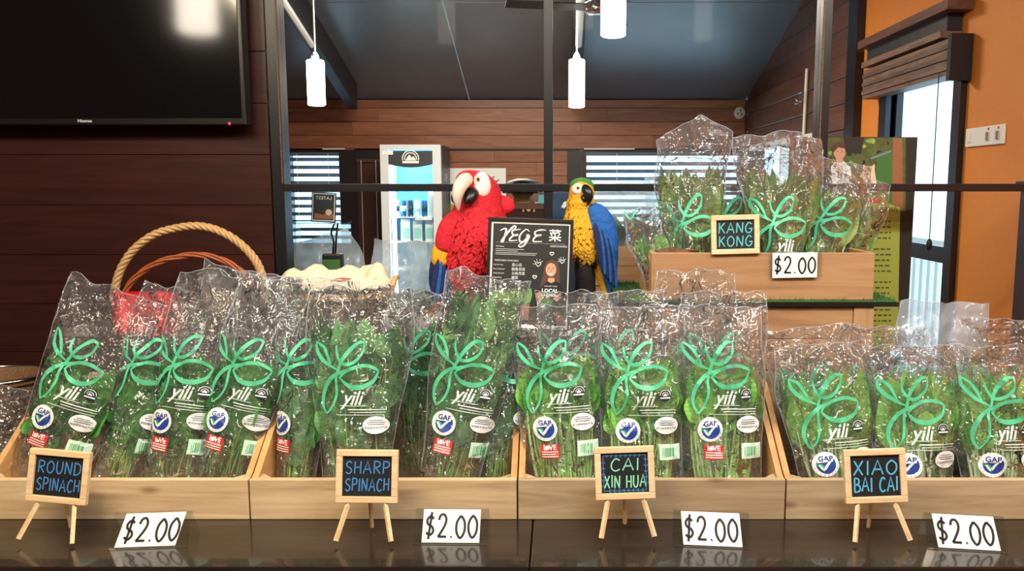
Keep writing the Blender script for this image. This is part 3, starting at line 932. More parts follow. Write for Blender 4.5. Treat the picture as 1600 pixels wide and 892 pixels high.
# ================================================================== LEAVES AND BAGS
LEAF = {}
def leaf_mesh(kind, var):
    key = (kind, var)
    if key in LEAF: return LEAF[key]
    rng = random.Random(hash(kind) % 1000 if False else sum(map(ord, kind))*7 + var)
    P = {'round': (.48, .52, 'leaf_round', 'stem_green', .010, .55),
         'sharp': (.42, .36, 'leaf_sharp', 'stem_green', .010, .75),
         'caixin': (.62, .24, 'leaf_caixin', 'stem_pale', .013, .8),
         'xiao': (.45, .30, 'leaf_xiao', 'stem_white', .017, .62),
         'kang': (.45, .17, 'leaf_kang', 'stem_green', .009, .9),
         'herb': (.50, .12, 'leaf_caixin', 'stem_green', .008, 1.0)}[kind]
    t0, bw, lm, sm, sr, pw = P
    m = MB()
    bend = rng.uniform(-.10, .10); curl = rng.uniform(.03, .09); fold = rng.uniform(.15, .4); tw = rng.uniform(-.5, .5)
    def mid(t): return Vector((bend*math.sin(t*PI)*.6, -curl*math.sin(t*PI*.9), t))
    m.tube([mid(t0*i/5) for i in range(6)] + [mid(t0+.2)], [sr*1.5, sr*1.3, sr*1.1, sr, sr*.9, sr*.8, sr*.3], sm, 5)
    nt, nx = 9, 4
    vs = []
    for i in range(nt+1):
        s = i/nt; t = t0 + (1-t0)*s
        prof = (math.sin(PI*min(1, s**pw)))**.8 if s < 1 else 0
        wdt = bw*.5*max(prof, .02)
        c = mid(t)
        for j in range(nx+1):
            q = (j/nx-.5)*2
            x = q*wdt
            y = fold*abs(x) + .05*math.sin(s*11 + q*4 + var*2)*abs(q) + .03*math.sin(s*6+var) - curl*.8*s*s
            rot = tw*s*.4
            vs.append((c.x + x*math.cos(rot) - y*math.sin(rot), c.y + x*math.sin(rot) + y*math.cos(rot), c.z))
    fs = [(i*(nx+1)+j, i*(nx+1)+j+1, (i+1)*(nx+1)+j+1, (i+1)*(nx+1)+j) for i in range(nt) for j in range(nx)]
    m.add(vs, fs, lm)
    LEAF[key] = m.mesh('leaf', True)
    return LEAF[key]

U = .2/520            # print unit: from the photograph's print, metres
def logo(mb, fn, mat='mint_ink', k=1.0):
    c = lambda p: [((a-715)*U*k, (860-b)*U*k+.085) for a, b in p]
    wd = [.0035*k, .0085*k]
    mb.ribbon(c([(632,335),(660,300),(720,268),(790,258),(850,276),(866,292)]), wd, mat, fn, 5)
    mb.ribbon(c([(866,292),(835,350),(780,382),(720,388),(668,368),(632,330)]), [.003*k,.0115*k], mat, fn, 5)
    mb.ribbon(c([(740,268),(670,288),(600,320),(550,375),(528,440),(530,500),(556,550)]), [.0035*k,.0095*k], mat, fn, 5)
    mb.ribbon(c([(556,550),(595,500),(614,430),(610,350),(622,290),(640,240)]), [.003*k,.006*k], mat, fn, 5)
    mb.ribbon(c([(625,300),(645,235),(690,160),(735,118),(774,118)]), [.004*k,.0095*k], mat, fn, 5)
    mb.ribbon(c([(774,118),(765,180),(730,225),(685,248),(645,240),(615,195),(606,140)]), [.003*k,.008*k], mat, fn, 5)
    mb.ribbon(c([(474,118),(482,170),(520,222),(565,258),(618,284)]), [.003*k,.009*k], mat, fn, 5)
    mb.ribbon(c([(474,118),(525,152),(556,205),(582,272)]), [.003*k,.007*k], mat, fn, 5)

YILI = [[(640,455),(655,470),(672,455),(690,425)], [(700,420),(680,470),(660,510),(640,515)], [(715,435),(700,470),(705,488),(722,478)],
        [(755,410),(728,470),(730,490),(748,480)], [(775,438),(762,472),(768,488),(790,475)], [(724,414),(728,410)], [(786,414),(790,410)]]
def circ(cx, cy, rx, ry=None, n=20):
    ry = ry or rx
    return [(cx + rx*math.cos(2*PI*i/n), cy + ry*math.sin(2*PI*i/n)) for i in range(n)]

def stickers(e, fn, which, rng):
    def c(a, b): return ((a-715)*U, (860-b)*U+.085)
    def q(x0, y0, x1, y1, n=4):
        a, b = c(x0, y1); a2, b2 = c(x1, y0)
        return [(a, b), ((a+a2)/2, b), (a2, b), (a2, (b+b2)/2), (a2, b2), ((a+a2)/2, b2), (a, b2), (a, (b+b2)/2)]
    if 'y' in which:
        m = MB()
        x, y = c(712, 455)
        m.text('yili', .046, 'white_ink', fn, x, y, .001, sx=.9, shear=.32, bold=.012)
        for y, x0, x1, h in ((498, 640, 800, .0012), (520, 690, 905, .0020), (536, 700, 908, .0012), (552, 620, 900, .0010)):
            m.ribbon([c(x0, y), c((x0+x1)/2, y), c(x1, y)], h, 'white_ink', fn, 3, .001)
        m.build('white_lettering', e)
    if 's' in which:
        m = MB(); x, y = c(842, 432)
        m.poly(circ(x, y, .0145), 'stamp_navy', fn, .001)
        for rr in (.0125, .0075):
            pts = [(x + rr*math.cos(R(a)), y + rr*math.sin(R(a))) for a in range(0, 181, 20)]
            m.ribbon(pts, .0013, 'white_ink', fn, 2, .0018)
        m.poly([(x-.005, y-.002), (x+.005, y-.002), (x+.005, y+.001), (x, y+.005), (x-.005, y+.001)], 'white_ink', fn, .0018)
        m.ribbon([(x-.012, y-.006), (x, y-.006), (x+.012, y-.006)], .0035, 'white_ink', fn, 2, .0018)
        m.build('round_stamp', e)
    if 'g' in which:
        m = MB(); x, y = c(624, 643); r = .0285
        m.poly(circ(x, y, r), 'sticker_white', fn, .001)
        m.poly(circ(x+.001, y, r*.74), 'sticker_blue', fn, .0017)
        m.poly([(x-.021, y), (x-.004, y-.018), (x-.001, y-.006), (x-.009, y+.001)], 'sticker_green', fn, .0023)
        m.ribbon([(x-.014, y-.001), (x-.005, y-.012), (x+.004, y-.001), (x+.017, y+.014)], [.0032, .0052], 'sticker_white', fn, 3, .0026)
        m.poly([(x-.019, y+.003), (x+.016, y+.006), (x+.016, y+.022), (x-.014, y+.022)], 'sticker_white', fn, .0028)
        m.text('GAP', .0165, 'sticker_blue', fn, x, y+.0125, .0033, bold=.025)
        for a in range(200, 341, 20):
            m.poly(circ(x + r*.87*math.cos(R(a)), y + r*.87*math.sin(R(a)), .0012, n=5), 'sticker_grey', fn, .0018)
        m.build('round_sticker', e)
    if 'l' in which:
        m = MB()
        m.poly(q(590, 738, 702, 822), 'sticker_red', fn, .001)
        x, y = c(646, 757)
        m.text('L VE', .0165, 'sticker_white', fn, x, y, .0017, bold=.02)
        m.poly(circ(x-.0062, y, .0054, n=10), 'sticker_white', fn, .0017)
        for yy in (782, 796, 810):
            m.ribbon([c(597, yy), c(646, yy), c(695, yy)], .0024, 'label_mint', fn, 2, .0017)
        m.build('love_label', e)
    if 'o' in which:
        m = MB(); x, y = c(855, 612)
        m.poly(circ(x, y, .0297, .0215), 'stamp_navy', fn, .001)
        m.poly(circ(x, y, .0285, .0202), 'sticker_white', fn, .0015)
        for k, w in ((.0105, .014), (.006, .019), (.0015, .017)):
            m.ribbon([(x-w, y+k), (x, y+k), (x+w, y+k)], .0018, 'sticker_grey', fn, 2, .0021)
        m.text('新加坡本地农产品', .006, 'stamp_navy', fn, x, y-.0065, .0021)
        m.build('oval_label', e)
    if 'b' in which:
        m = MB()
        m.poly(q(812, 725, 940, 818), 'label_mint', fn, .001)
        rg = random.Random(4)
        x = 830
        while x < 900:
            w = rg.choice((3, 5, 8))
            a, b = c(x, 800); a2, b2 = c(x+w, 745)
            m.add([fn(a, b, .0017), fn(a2, b, .0017), fn(a2, b2, .0017), fn(a, b2, .0017)], [(0, 1, 2, 3)], 'sticker_green')
            x += w + rg.choice((4, 6))
        m.build('barcode_label', e)

KINDS = {
 # W bottom, W top, H, fill (share of height with leaves), depth, leaves, stickers
 'round':  dict(wb=.15, wt=.19, H=.50, fill=.66, d=.040, nl=60, st='ysglob', up=.0),
 'sharp':  dict(wb=.13, wt=.24, H=.47, fill=.82, d=.050, nl=72, st='ysglob', up=.0),
 'caixin': dict(wb=.185, wt=.205, H=.455, fill=.76, d=.042, nl=72, st='ysglob', up=.0),
 'xiao':   dict(wb=.17, wt=.235, H=.36, fill=.86, d=.046, nl=68, st='ysglob', up=-.085),
 'kang':   dict(wb=.08, wt=.21, H=.41, fill=.80, d=.045, nl=125, st='', up=-.12),
 'herb':   dict(wb=.12, wt=.18, H=.30, fill=.5, d=.05, nl=30, st='', up=0),
}
LEAFK = {'round': 'round', 'sharp': 'sharp', 'caixin': 'caixin', 'xiao': 'xiao', 'kang': 'kang', 'herb': 'herb'}

BN = 0
def bag(kind, px, py, Y, z0, lean, roll, label, cat, group, sc=1.0, yaw=0.0, prints=None, nl=None, H=None, fill=None,
        wt=None, wb=None, slant=0.0, peak=0.0, lg=True, mat='film_clear', flop=0.0, loc=None, leafk=None):
    global BN
    BN += 1
    seed = BN*13.7
    rng = random.Random(BN*101)
    K = dict(KINDS[kind])
    if H: K['H'] = H
    if fill: K['fill'] = fill
    if wt: K['wt'] = wt
    if wb: K['wb'] = wb
    H_, fl_ = K['H']*sc, K['fill']
    wb_, wt_, dd = K['wb']*sc, K['wt']*sc, K['d']*sc
    p = loc or Vector((at(px, py, Y).x, Y, z0 + .4*wb_*abs(math.sin(R(roll)))))
    nm = {'round': 'bag_of_spinach', 'sharp': 'bag_of_spinach', 'caixin': 'bag_of_greens', 'xiao': 'bag_of_greens', 'kang': 'bag_of_greens', 'herb': 'bag_of_greens'}[kind]
    e = empty(nm, p, (-R(lean), R(roll), R(yaw)), label, cat, group)
    def wv(v):
        s = min(1, v/.8); s = s*s*(3-2*s)
        return wb_ + (wt_-wb_)*s - .012*math.cos(v*9+seed)*v
    def dv(v):
        if v < .08: return dd*(.35 + .65*math.sqrt(v/.08))
        if v < fl_: return dd
        s = (v-fl_)/max(.01, 1-fl_)
        return dd*max(.10, (1-s)**1.3)
    def S(u, v, side, lift=0.0):
        u = max(-.5, min(.5, u)); v = max(0, min(1, v))
        w = wv(v)
        x = u*w + slant*H_*max(0, v-fl_*.8)
        ed = max(0.0, 1-(2*abs(u))**2.2)
        emp = max(0, min(1, (v-fl_*.85)/.2))
        q = Vector((x*9+seed, v*H_*6, side*2.3+seed))
        q2 = Vector((x*26+seed, v*H_*20, side*5.1-seed))
        cr = (noise.turbulence(q, 2, True)-.45)*(.020+.022*emp) + (noise.turbulence(q2, 2, True)-.45)*(.006+.008*emp)
        y = side*dv(v)*ed**.6 + cr*(.35+.65*ed)*min(1, v*6) + flop*max(0, v-fl_)**2*H_
        z = v*H_ + (noise.noise(Vector((u*5+seed, 1.1, 3)))*.03 + peak*(1-abs(u*2-.15)) )*H_*v**4
        x += noise.noise(Vector((v*5+seed, 7, side)))*.008*v
        return Vector((x, y + side*lift, z))
    nu, nv = 30, 46
    m = MB()
    for side in (-1, 1):
        vs = [S(i/nu-.5, j/nv, side) for j in range(nv+1) for i in range(nu+1)]
        fs = [(j*(nu+1)+i, j*(nu+1)+i+1, (j+1)*(nu+1)+i+1, (j+1)*(nu+1)+i) for j in range(nv) for i in range(nu)]
        if side > 0: fs = [f[::-1] for f in fs]
        m.add(vs, fs, mat)
    m.build('plastic_film', e, True)
    m = MB()
    for us in (-.5, .5):
        m.tube([S(us, j/24, -1) for j in range(2, 25)], .0008, 'film_edge', 5)
    m.tube([S(i/24-.5, 1, -1) for i in range(25)], .0008, 'film_edge', 5)
    m.build('film_edge_highlight', e, True)  # hazy tubes that paint in the bright outline of the film
    up = K['up']
    def fn(a, b, l):
        z = (b + up)*sc; a = a*sc
        v = z/H_
        return S(a/max(.02, wv(v)), v, -1, .0015 + l)
    if lg:
        m = MB(); logo(m, fn); m.build('leaf_logo', e)
    stickers(e, fn, K['st'] if prints is None else prints, rng)
    lk = leafk or LEAFK[kind]
    n = nl or K['nl']
    for i in range(n):
        layer = rng.random()
        front = i < n*.62
        yy = rng.uniform(-.46, -.12) if front else rng.uniform(-.1, .5)
        u0 = rng.uniform(-.34, .34); u1 = max(-.37, min(.37, u0*1.02 + rng.uniform(-.14, .14)))
        lo = rng.uniform(.04, .10)
        if kind in ('caixin', 'xiao'): hi = fl_*rng.uniform(.62, .98)
        else:
            hi = fl_*(rng.uniform(.45, 1.0) if front else rng.uniform(.7, 1.0))
            if kind in ('round', 'sharp') and i % 4:
                hi = fl_*rng.uniform(.42, 1.0); lo = hi - rng.uniform(.26, .40)*fl_
        mx_ = {'round': .074, 'sharp': .056, 'caixin': .055, 'xiao': .050, 'kang': .044, 'herb': .03}[lk]*rng.uniform(.75, 1.15)
        um = max(.06, .47 - .5*mx_*sc/wv(hi))
        u1 = max(-um, min(um, u1*1.3)); u0 = max(-um, min(um, u0))
        a = Vector((u0*wv(lo), yy*dv(lo), lo*H_)); b = Vector((u1*wv(hi), yy*dv(hi)*.9, hi*H_))
        L = (b-a).length
        Zv = (b-a).normalized()
        an = rng.uniform(-.75, .75) + (PI if rng.random() < .3 else 0)
        f = Vector((math.sin(an), -math.cos(an), 0)); f = (f - Zv*f.dot(Zv)).normalized()
        Yv = -f; Xv = Yv.cross(Zv)
        o = bpy.data.objects.new('leaf', leaf_mesh(lk, rng.randrange(4))); COL.objects.link(o); o.parent = e
        M = Matrix((Xv, Yv, Zv)).transposed().to_4x4()
        M.translation = a
        bw_ = {'round': .52, 'sharp': .36, 'caixin': .24, 'xiao': .30, 'kang': .17, 'herb': .12}[lk]
        kx = min(L, mx_*sc/bw_)
        o.matrix_local = M @ Matrix.Diagonal((kx, min(L*.55, .07), L, 1))
    return e

B0 = ZC + .0165
G1 = 'bags of round spinach'; G2 = 'bags of sharp spinach'; G3 = 'bags of cai xin hua'; G4 = 'bags of xiao bai cai'; G5 = 'bags of kang kong'
CB = 'vegetable bag'
# --- round spinach
bag('round', 66, 790, 1.83, B0, 12, 19, 'bag of round spinach leaning right at the far left of its crate', CB, G1, wt=.23, wb=.17)
bag('round', 178, 790, 1.85, B0, 13, 16, 'bag of round spinach, second from the left, half hidden, red bag behind it', CB, G1, prints='sob', wt=.17, wb=.11)
bag('round', 266, 790, 1.835, B0, 12, 9, 'bag of round spinach with peaked clear top, third from the left', CB, G1, peak=.05, wb=.135, wt=.165, H=.52)
bag('round', 345, 790, 1.83, B0, 12, 13, 'bag of round spinach against the right side board of its crate', CB, G1, wb=.14, wt=.18, H=.52)
bag('round', 0, 790, 1.86, B0, 16, 12, 'crumpled clear bag at the left edge beside the round spinach', CB, G1, nl=6, prints='', lg=False, H=.24, fill=.4, wb=.12, wt=.14)
bag('round', 330, 700, 1.98, B0, 7, 12, 'mostly empty clear bag top behind the round spinach, basket handle above it', CB, G1, nl=10, prints='', lg=False, H=.52, fill=.5, wt=.24)
# --- sharp spinach
bag('sharp', 462, 790, 1.85, B0, 10, 4, 'narrow bag of sharp spinach against the left side of its crate', CB, G2, wt=.14, wb=.09, H=.42, fill=.78, prints='gl')
bag('sharp', 555, 790, 1.81, B0, 10, 1, 'wide fan-shaped bag of sharp spinach behind its chalkboard', CB, G2, wt=.25, wb=.15, H=.50, fill=.86, prints='yo')
bag('sharp', 662, 760, 1.96, B0, 8, 0, 'bag of sharp spinach pushed to the back between two fuller bags', CB, G2, wt=.19, H=.47, fill=.88, prints='')
bag('sharp', 698, 790, 1.825, B0, 9, 11, 'tallest bag of sharp spinach reaching up to the framed menu board', CB, G2, wt=.205, wb=.14, H=.525, fill=.93)
bag('sharp', 775, 790, 1.87, B0, 10, 6, 'low bag of sharp spinach against the right side of its crate', CB, G2, wt=.12, wb=.09, H=.34, fill=.85, prints='so')
bag('sharp', 470, 700, 1.99, B0, 5, 2, 'empty crinkled bag top behind the sharp spinach, cloth-lined basket behind', CB, G2, nl=8, prints='', lg=False, H=.50, fill=.45, wt=.27, wb=.2)
# --- cai xin hua
bag('caixin', 881, 790, 1.815, B0, 10, -3, 'front bag of cai xin hua at the left of its crate', CB, G3)
bag('caixin', 1003, 790, 1.805, B0, 10, 0, 'front middle bag of cai xin hua behind its chalkboard', CB, G3)
bag('caixin', 1128, 790, 1.815, B0, 10, 0, 'front bag of cai xin hua at the right of its crate', CB, G3)
bag('caixin', 892, 760, 1.94, B0, 7, 2, 'back row bag of cai xin hua at the left below the framed menu', CB, G3, prints='', nl=20, H=.47, fill=.6)
bag('caixin', 985, 760, 1.95, B0, 7, -3, 'back row bag of cai xin hua below the blue parrot', CB, G3, prints='', nl=20, H=.47, fill=.6)
bag('caixin', 1125, 760, 1.95, B0, 5, 1, 'back row bag of cai xin hua in front of the box stand', CB, G3, prints='', nl=22, H=.47, fill=.64)
bag('caixin', 1082, 760, 2.01, B0, 3, 0, 'tallest empty bag top before the kang kong crate', CB, G3, prints='', nl=12, H=.52, fill=.5, lg=False)
# --- xiao bai cai
bag('xiao', 1308, 790, 1.82, B0, 12, -5, 'front bag of xiao bai cai at the left behind its chalkboard', CB, G4)
bag('xiao', 1432, 790, 1.815, B0, 12, -1, 'front middle bag of xiao bai cai, right of the chalkboard', CB, G4)
bag('xiao', 1560, 790, 1.82, B0, 12, 0, 'darker front bag of xiao bai cai cut by the right edge', CB, G4, prints='ysgo')
bag('xiao', 1290, 760, 1.95, B0, 8, -6, 'back row bag of xiao bai cai at the left of its crate', CB, G4, prints='', nl=24, H=.38, fill=.8)
bag('xiao', 1380, 760, 1.96, B0, 7, 1, 'back row bag of xiao bai cai with crinkled top, second from left', CB, G4, prints='', nl=20, H=.38, fill=.75)
bag('xiao', 1463, 760, 1.99, B0, 5, 1, 'tallest back row bag of xiao bai cai with flat clear top', CB, G4, prints='', nl=26, H=.44, fill=.7, mat='film_backlight_haze')
bag('xiao', 1560, 760, 1.96, B0, 6, 2, 'back row bag of xiao bai cai near the right edge', CB, G4, prints='', nl=20, H=.40, fill=.7)
# --- kang kong in the upper crate
BU = ZS + .011
bag('kang', 1088, 400, 2.21, BU, 8, -3, 'fan-shaped bag of kang kong left of its chalkboard', CB, G5, slant=.12, peak=.12, H=.43)
bag('kang', 1142, 400, 2.31, BU, 6, 0, 'bag of kang kong at the back above its chalkboard', CB, G5, H=.37, fill=.7)
bag('kang', 1218, 400, 2.19, BU, 8, 2, 'large bag of kang kong right of its chalkboard with printed name', CB, G5, H=.42, wt=.24, slant=-.12, peak=.05, prints='y')
bag('kang', 1278, 400, 2.25, BU, 8, 10, 'bag of kang kong third from the right end of the upper crate', CB, G5, H=.36, wt=.20)
bag('kang', 1318, 400, 2.29, BU, 8, 13, 'drooping dark bag of kang kong at the right end of the upper crate', CB, G5, H=.31, wt=.16, lg=False)
bag('herb', 1040, 400, 2.18, BU, 10, -10, 'small low bag of leafy greens at the left end of the upper crate', CB, G5, H=.23, fill=.7, wt=.16, wb=.10)

# brown root ends lying at the left end of the upper crate
rt = empty('root_bundle', (at(1055, 385, 2.15).x, 2.155, ZS+UH-.028), label='bundle of brown root ends at the left end of the upper crate', cat='roots')
rng = random.Random(5)
for k in range(14):
    y = rng.uniform(-.02, .02); z = rng.uniform(0, .02)
    p = [(-.055+.02*q + rng.uniform(-.004, .004), y + rng.uniform(-.006, .006), z + .006*math.sin(q*1.2+k)+.006) for q in range(7)]
    MB().tube(p, [.0025, .004, .005, .005, .004, .003, .0015], 'claw_brown', 6).build('root', rt, True)

# ================================================================== CHALKBOARDS
def chalkboard(name_lines, px, py, w, h, Y, z0, lean, roll, ink, label, easel=True, border=False, yaw=0, hts=None, foot=.075):
    """px is the middle of the board; z0 the surface its feet stand on"""
    bot = foot if easel else 0
    e = empty('chalkboard', Vector((at(px, py, Y).x, Y, z0)), (-R(lean), R(roll), R(yaw)), label, 'chalkboard', 'small chalkboard signs')
    f = .0135
    for nm, lo, hi in (('frame_rail', (-w/2, -.006, bot), (w/2, .006, bot+f)), ('frame_rail', (-w/2, -.006, bot+h-f), (w/2, .006, bot+h)),
                       ('frame_stile', (-w/2, -.0061, bot+f), (-w/2+f, .006, bot+h-f)), ('frame_stile', (w/2-f, -.0061, bot+f), (w/2, .006, bot+h-f))):
        boxobj(nm, lo, hi, 'frame_wood', e, .0015)
    sl = boxobj('slate', (-w/2+f*.8, -.001, bot+f*.8), (w/2-f*.8, .003, bot+h-f*.8), 'slate', e)
    m = MB(); fn = lambda a, b, l: Vector((a, -.0016-l, b))
    cz = bot+h/2
    n = len(name_lines)
    for i, t in enumerate(name_lines):
        hh = (hts or [.026]*n)[i]
        wid = sum(GL[c][0]+.2 for c in t)-.2
        xs = min(1.25, (w-2*f-.012)/(wid*hh))
        strokes(m, t, hh, ink, 0, cz + (.5*(n-1)-i)*.036, fn, .11, .2, 0, .05, xs, i+len(t))
    lt = m.build('chalk_lettering', sl); lt.location = -sl.location
    if border:
        b = MB(); x1 = w/2-f-.005; z1 = h/2-f-.005
        for (xa, za, xb, zb) in ((-x1, z1, x1, z1), (x1, z1, x1, -z1), (x1, -z1, -x1, -z1), (-x1, -z1, -x1, z1)):
            b.ribbon([(xa, cz+za), (xb, cz+zb)], .0014, 'chalk_blue', fn, 0)
            nn = 9 if abs(xa-xb) > .01 else 6
            for k in range(1, nn):
                x = xa+(xb-xa)*k/nn; z = cz+za+(zb-za)*k/nn
                dx, dz = (xb-xa), (zb-za); L = math.hypot(dx, dz); dx /= L; dz /= L
                for sg in (-1, 1):
                    b.ribbon([(x, z), (x - dx*.004 - dz*sg*.004, z - dz*.004 + dx*sg*.004)], .0015, 'chalk_blue', fn, 0)
        bo = b.build('chalk_border', sl); bo.location = -sl.location
    if easel:
        for s in (-1, 1):
            MB().tube([(s*w*.30, .0, bot-.002), (s*w*.44, -.024, .0)], .0055, 'frame_wood', 4).build('leg', e)
        # rear leg: reaches back to the table behind
        a = math.tan(R(lean))
        dz = .07
        MB().tube([(0, .008, bot+h*.5), (0, .055+.0, .055*a)], .0045, 'frame_wood', 4).build('leg', e)
    return e
ZL = ZC + .006
chalkboard(['ROUND', 'SPINACH'], 80, 810, .134, .112, 1.625, ZL, 10, 3.5, 'chalk_blue', 'little chalkboard easel reading ROUND SPINACH', yaw=-4)
chalkboard(['SHARP', 'SPINACH'], 571, 810, .132, .112, 1.625, ZL, 10, 0.5, 'chalk_blue', 'little chalkboard easel reading SHARP SPINACH')
chalkboard(['CAI', 'XIN HUA'], 980, 810, .128, .112, 1.635, ZL+.004, 10, -2, 'chalk_mint', 'little chalkboard easel reading CAI XIN HUA with leafy border', border=True)
chalkboard(['XIAO', 'BAI CAI'], 1374, 810, .132, .114, 1.625, ZL, 10, -2, 'chalk_sky', 'little chalkboard easel reading XIAO BAI CAI', hts=[.030, .030])
bk_ = at(1149, 397, 2.105)
chalkboard(['KANG', 'KONG'], 1149, 397, .127, .103, 2.108, bk_.z, 4, -1.5, 'chalk_teal', 'little chalkboard reading KANG KONG on the upper crate', easel=False, hts=[.027, .027])

# ================================================================== PRICE TAGS
def price(px, py, roll, yaw, label, Y=None, hang=False):
    if hang:
        p = at(px, py, Y); e = empty('price_tag', p, (0, R(roll), 0), label, 'price tag', 'two dollar price tags')
        w, h = .118, .066
        MB().box((-w/2-.008, -.004, -h/2), (w/2+.014, -.0025, h/2+.004), 'acrylic').build('holder', e)
        MB().box((-w/2-.008, -.0025, h/2+.0025), (w/2+.014, .02, h/2+.004), 'acrylic').build('clip', e)
        MB().box((-w/2, -.0056, -h/2), (w/2, -.0042, h/2), 'card_white').build('card', e)
        m = MB(); strokes(m, '$2.00', .042, 'ink_black', 0, 0, lambda a, b, l: Vector((a, -.0062-l, b)), .11, .16, xs=.80); m.build('lettering', [q for q in e.children if q.name.startswith('card')][0])
        return e
    p = onz(px, py, ZC)
    e = empty('price_tag', p, (0, 0, R(yaw)), label, 'price tag', 'two dollar price tags')
    w, h, t = .158, .072, .0015
    an = R(28)
    M1 = Matrix.Rotation(-an, 4, 'X')
    m = MB().box((-w/2, 0, .001), (w/2, t, h), 'acrylic', M1)
    top = M1 @ Vector((0, 0, h))
    M2 = Matrix.Translation((0, top.y*2+.003, 0)) @ Matrix.Rotation(an, 4, 'X')
    m.box((-w/2, -t, .001), (w/2, 0, h), 'acrylic', M2)
    m.box((-w/2, -.006, .0), (w/2, .001, .0016), 'acrylic')
    m.build('holder', e)
    sk = math.tan(R(roll))
    cw = .122
    M3 = M1 @ Matrix.Translation((0, -.0012, 0))
    c = MB().prism([(-cw/2, .003), (cw/2, .003), (cw/2+sk*h, h-.001), (-cw/2+sk*h, h-.001)], .001, 'card_white', lambda a, b, q: M3 @ Vector((a - sk*h/2, q, b)))
    cd_ = c.build('card', e)
    m = MB(); strokes(m, '$2.00', .046, 'ink_black', 0, h*.5, lambda a, b, l: M3 @ Vector((a, -.0005-l, b)), .11, .16, 0, sk*.8, .74); m.build('lettering', cd_)
    return e
price(232, 856, 12, 5, 'clear price stand with slanted two-dollar card before the round spinach crate')
price(704, 850, 1, -1, 'clear price stand with upright two-dollar card before the sharp spinach crate')
price(1112, 855, -4, -6, 'clear price stand with two-dollar card before the cai xin hua crate')
price(1512, 860, -6, -8, 'clear price stand with two-dollar card before the xiao bai cai crate')
price(1241, 414, -1, 0, 'two-dollar card clipped to the front of the upper crate', 2.108, True)

# ================================================================== FRAMED MENU BOARD
MW, MH = .236, .312
mn = empty('menu_board', Vector((at(824, 505, 2.19).x, 2.19, ZR+.001)), (-R(7), R(2), R(0)), 'black framed VEGE menu board with chalk-style print and farmer photo', 'menu board')
fr = .0085
z0 = .0
for nm, lo, hi in (('frame_rail', (-MW/2, -.012, z0), (MW/2, .004, z0+fr)), ('frame_rail', (-MW/2, -.012, z0+MH-fr), (MW/2, .004, z0+MH)),
                   ('frame_stile', (-MW/2, -.0121, z0+fr), (-MW/2+fr, .004, z0+MH-fr)), ('frame_stile', (MW/2-fr, -.0121, z0+fr), (MW/2, .004, z0+MH-fr))):
    boxobj(nm, lo, hi, 'black_frame', mn, .001)
boxobj('mount_card', (-MW/2+fr, -.004, z0+fr), (MW/2-fr, 0, z0+MH-fr), 'card_white', mn)
K_ = MW/625.0       # zoom units: frame 50..675 wide, top at 70
def mfn(a, b, l): return Vector(((a-360)*K_, -.0048-l*.2, MH-(b-70)*K_))
g = MB(); g.poly([(85, 112), (640, 112), (640, 850), (85, 850)], 'poster_black', mfn, 0); sheet_ = g.build('menu_sheet', mn)
g = MB()
Wv = lambda p, w: g.ribbon(p, w, 'white_ink', mfn, 5, .002)
Wv([(135,165),(165,150),(180,160),(160,238),(150,240),(190,180),(235,130),(250,140),(225,160)], [5, 16])
Wv([(285,150),(225,165),(235,195),(270,192),(232,200),(205,235),(265,232)], [5, 14])
Wv([(350,165),(325,150),(285,190),(280,235),(310,240),(345,195),(330,195),(350,200),(320,260),(290,280),(275,270),(310,245)], [5, 14])
Wv([(470,150),(400,160),(395,190),(440,188),(400,198),(380,235),(445,235)], [5, 14])
Wv([(385,165),(430,150),(472,152)], [4, 10])
g.build('title_lettering', sheet_)
g = MB()
g.text('菜', 95, 'white_ink', lambda a, b, l: mfn(a, 2*195-b, l), 540, 195, .002, bold=.012)
for x in range(110, 620, 9): g.poly(circ(x, 250, 1.8, n=5), 'white_ink', mfn, .002)
tf = lambda y: (lambda a, b, l: mfn(a, 2*y-b, l))
def line(t, x0, y, size):
    vs, _ = text_mesh(t); w = (max(v[0] for v in vs)-min(v[0] for v in vs))*size
    g.text(t, size, 'white_ink', tf(y), x0+w/2, y, .002)
line('•DISCOUNTED', 505, 268, 19)
line('Yili Farm', 108, 280, 17)
for y, x1 in ((299, 315), (312, 270), (326, 410), (338, 400)): g.ribbon([(106, y), (250, y), (x1, y)], 2.6, 'white_ink', mfn, 0, .002)
line('VEGETABLE AVAILABLE', 102, 383, 17)
for i, (en, cn) in enumerate((('Cai Xin Hua', '菜心花'), ('Round Spinach', '圆角苋菜'), ('Sharp Spinach', '尖角苋菜'), ('Kang Kong', '蕹菜'), ('Xiao Bai Cai', '小白菜'))):
    y = 415 + i*31
    line(en, 96, y, 14); line(cn, 230, y, 25)
g.build('menu_lettering', sheet_)
g = MB()
def heart(cx, cy, r, rays=False):
    P = [(0,.9),(-.9,0),(-.85,-.6),(-.4,-.75),(0,-.25),(.4,-.75),(.85,-.6),(.9,0),(0,.9)]
    g.ribbon([(cx+a*r, cy+b*r) for a, b in P], 4.5, 'white_ink', mfn, 3, .002)
    if rays:
        for a in (180, 215, 250, 290, 325):
            c_, s_ = math.cos(R(a)), math.sin(R(a))
            g.ribbon([(cx+c_*r*1.4, cy+s_*r*1.4), (cx+c_*r*1.9, cy+s_*r*1.9)], 4, 'white_ink', mfn, 0, .002)
heart(423, 402, 20, True); heart(520, 322, 15); heart(597, 376, 17, True); heart(400, 497, 15)
g.build('heart_doodles', sheet_)
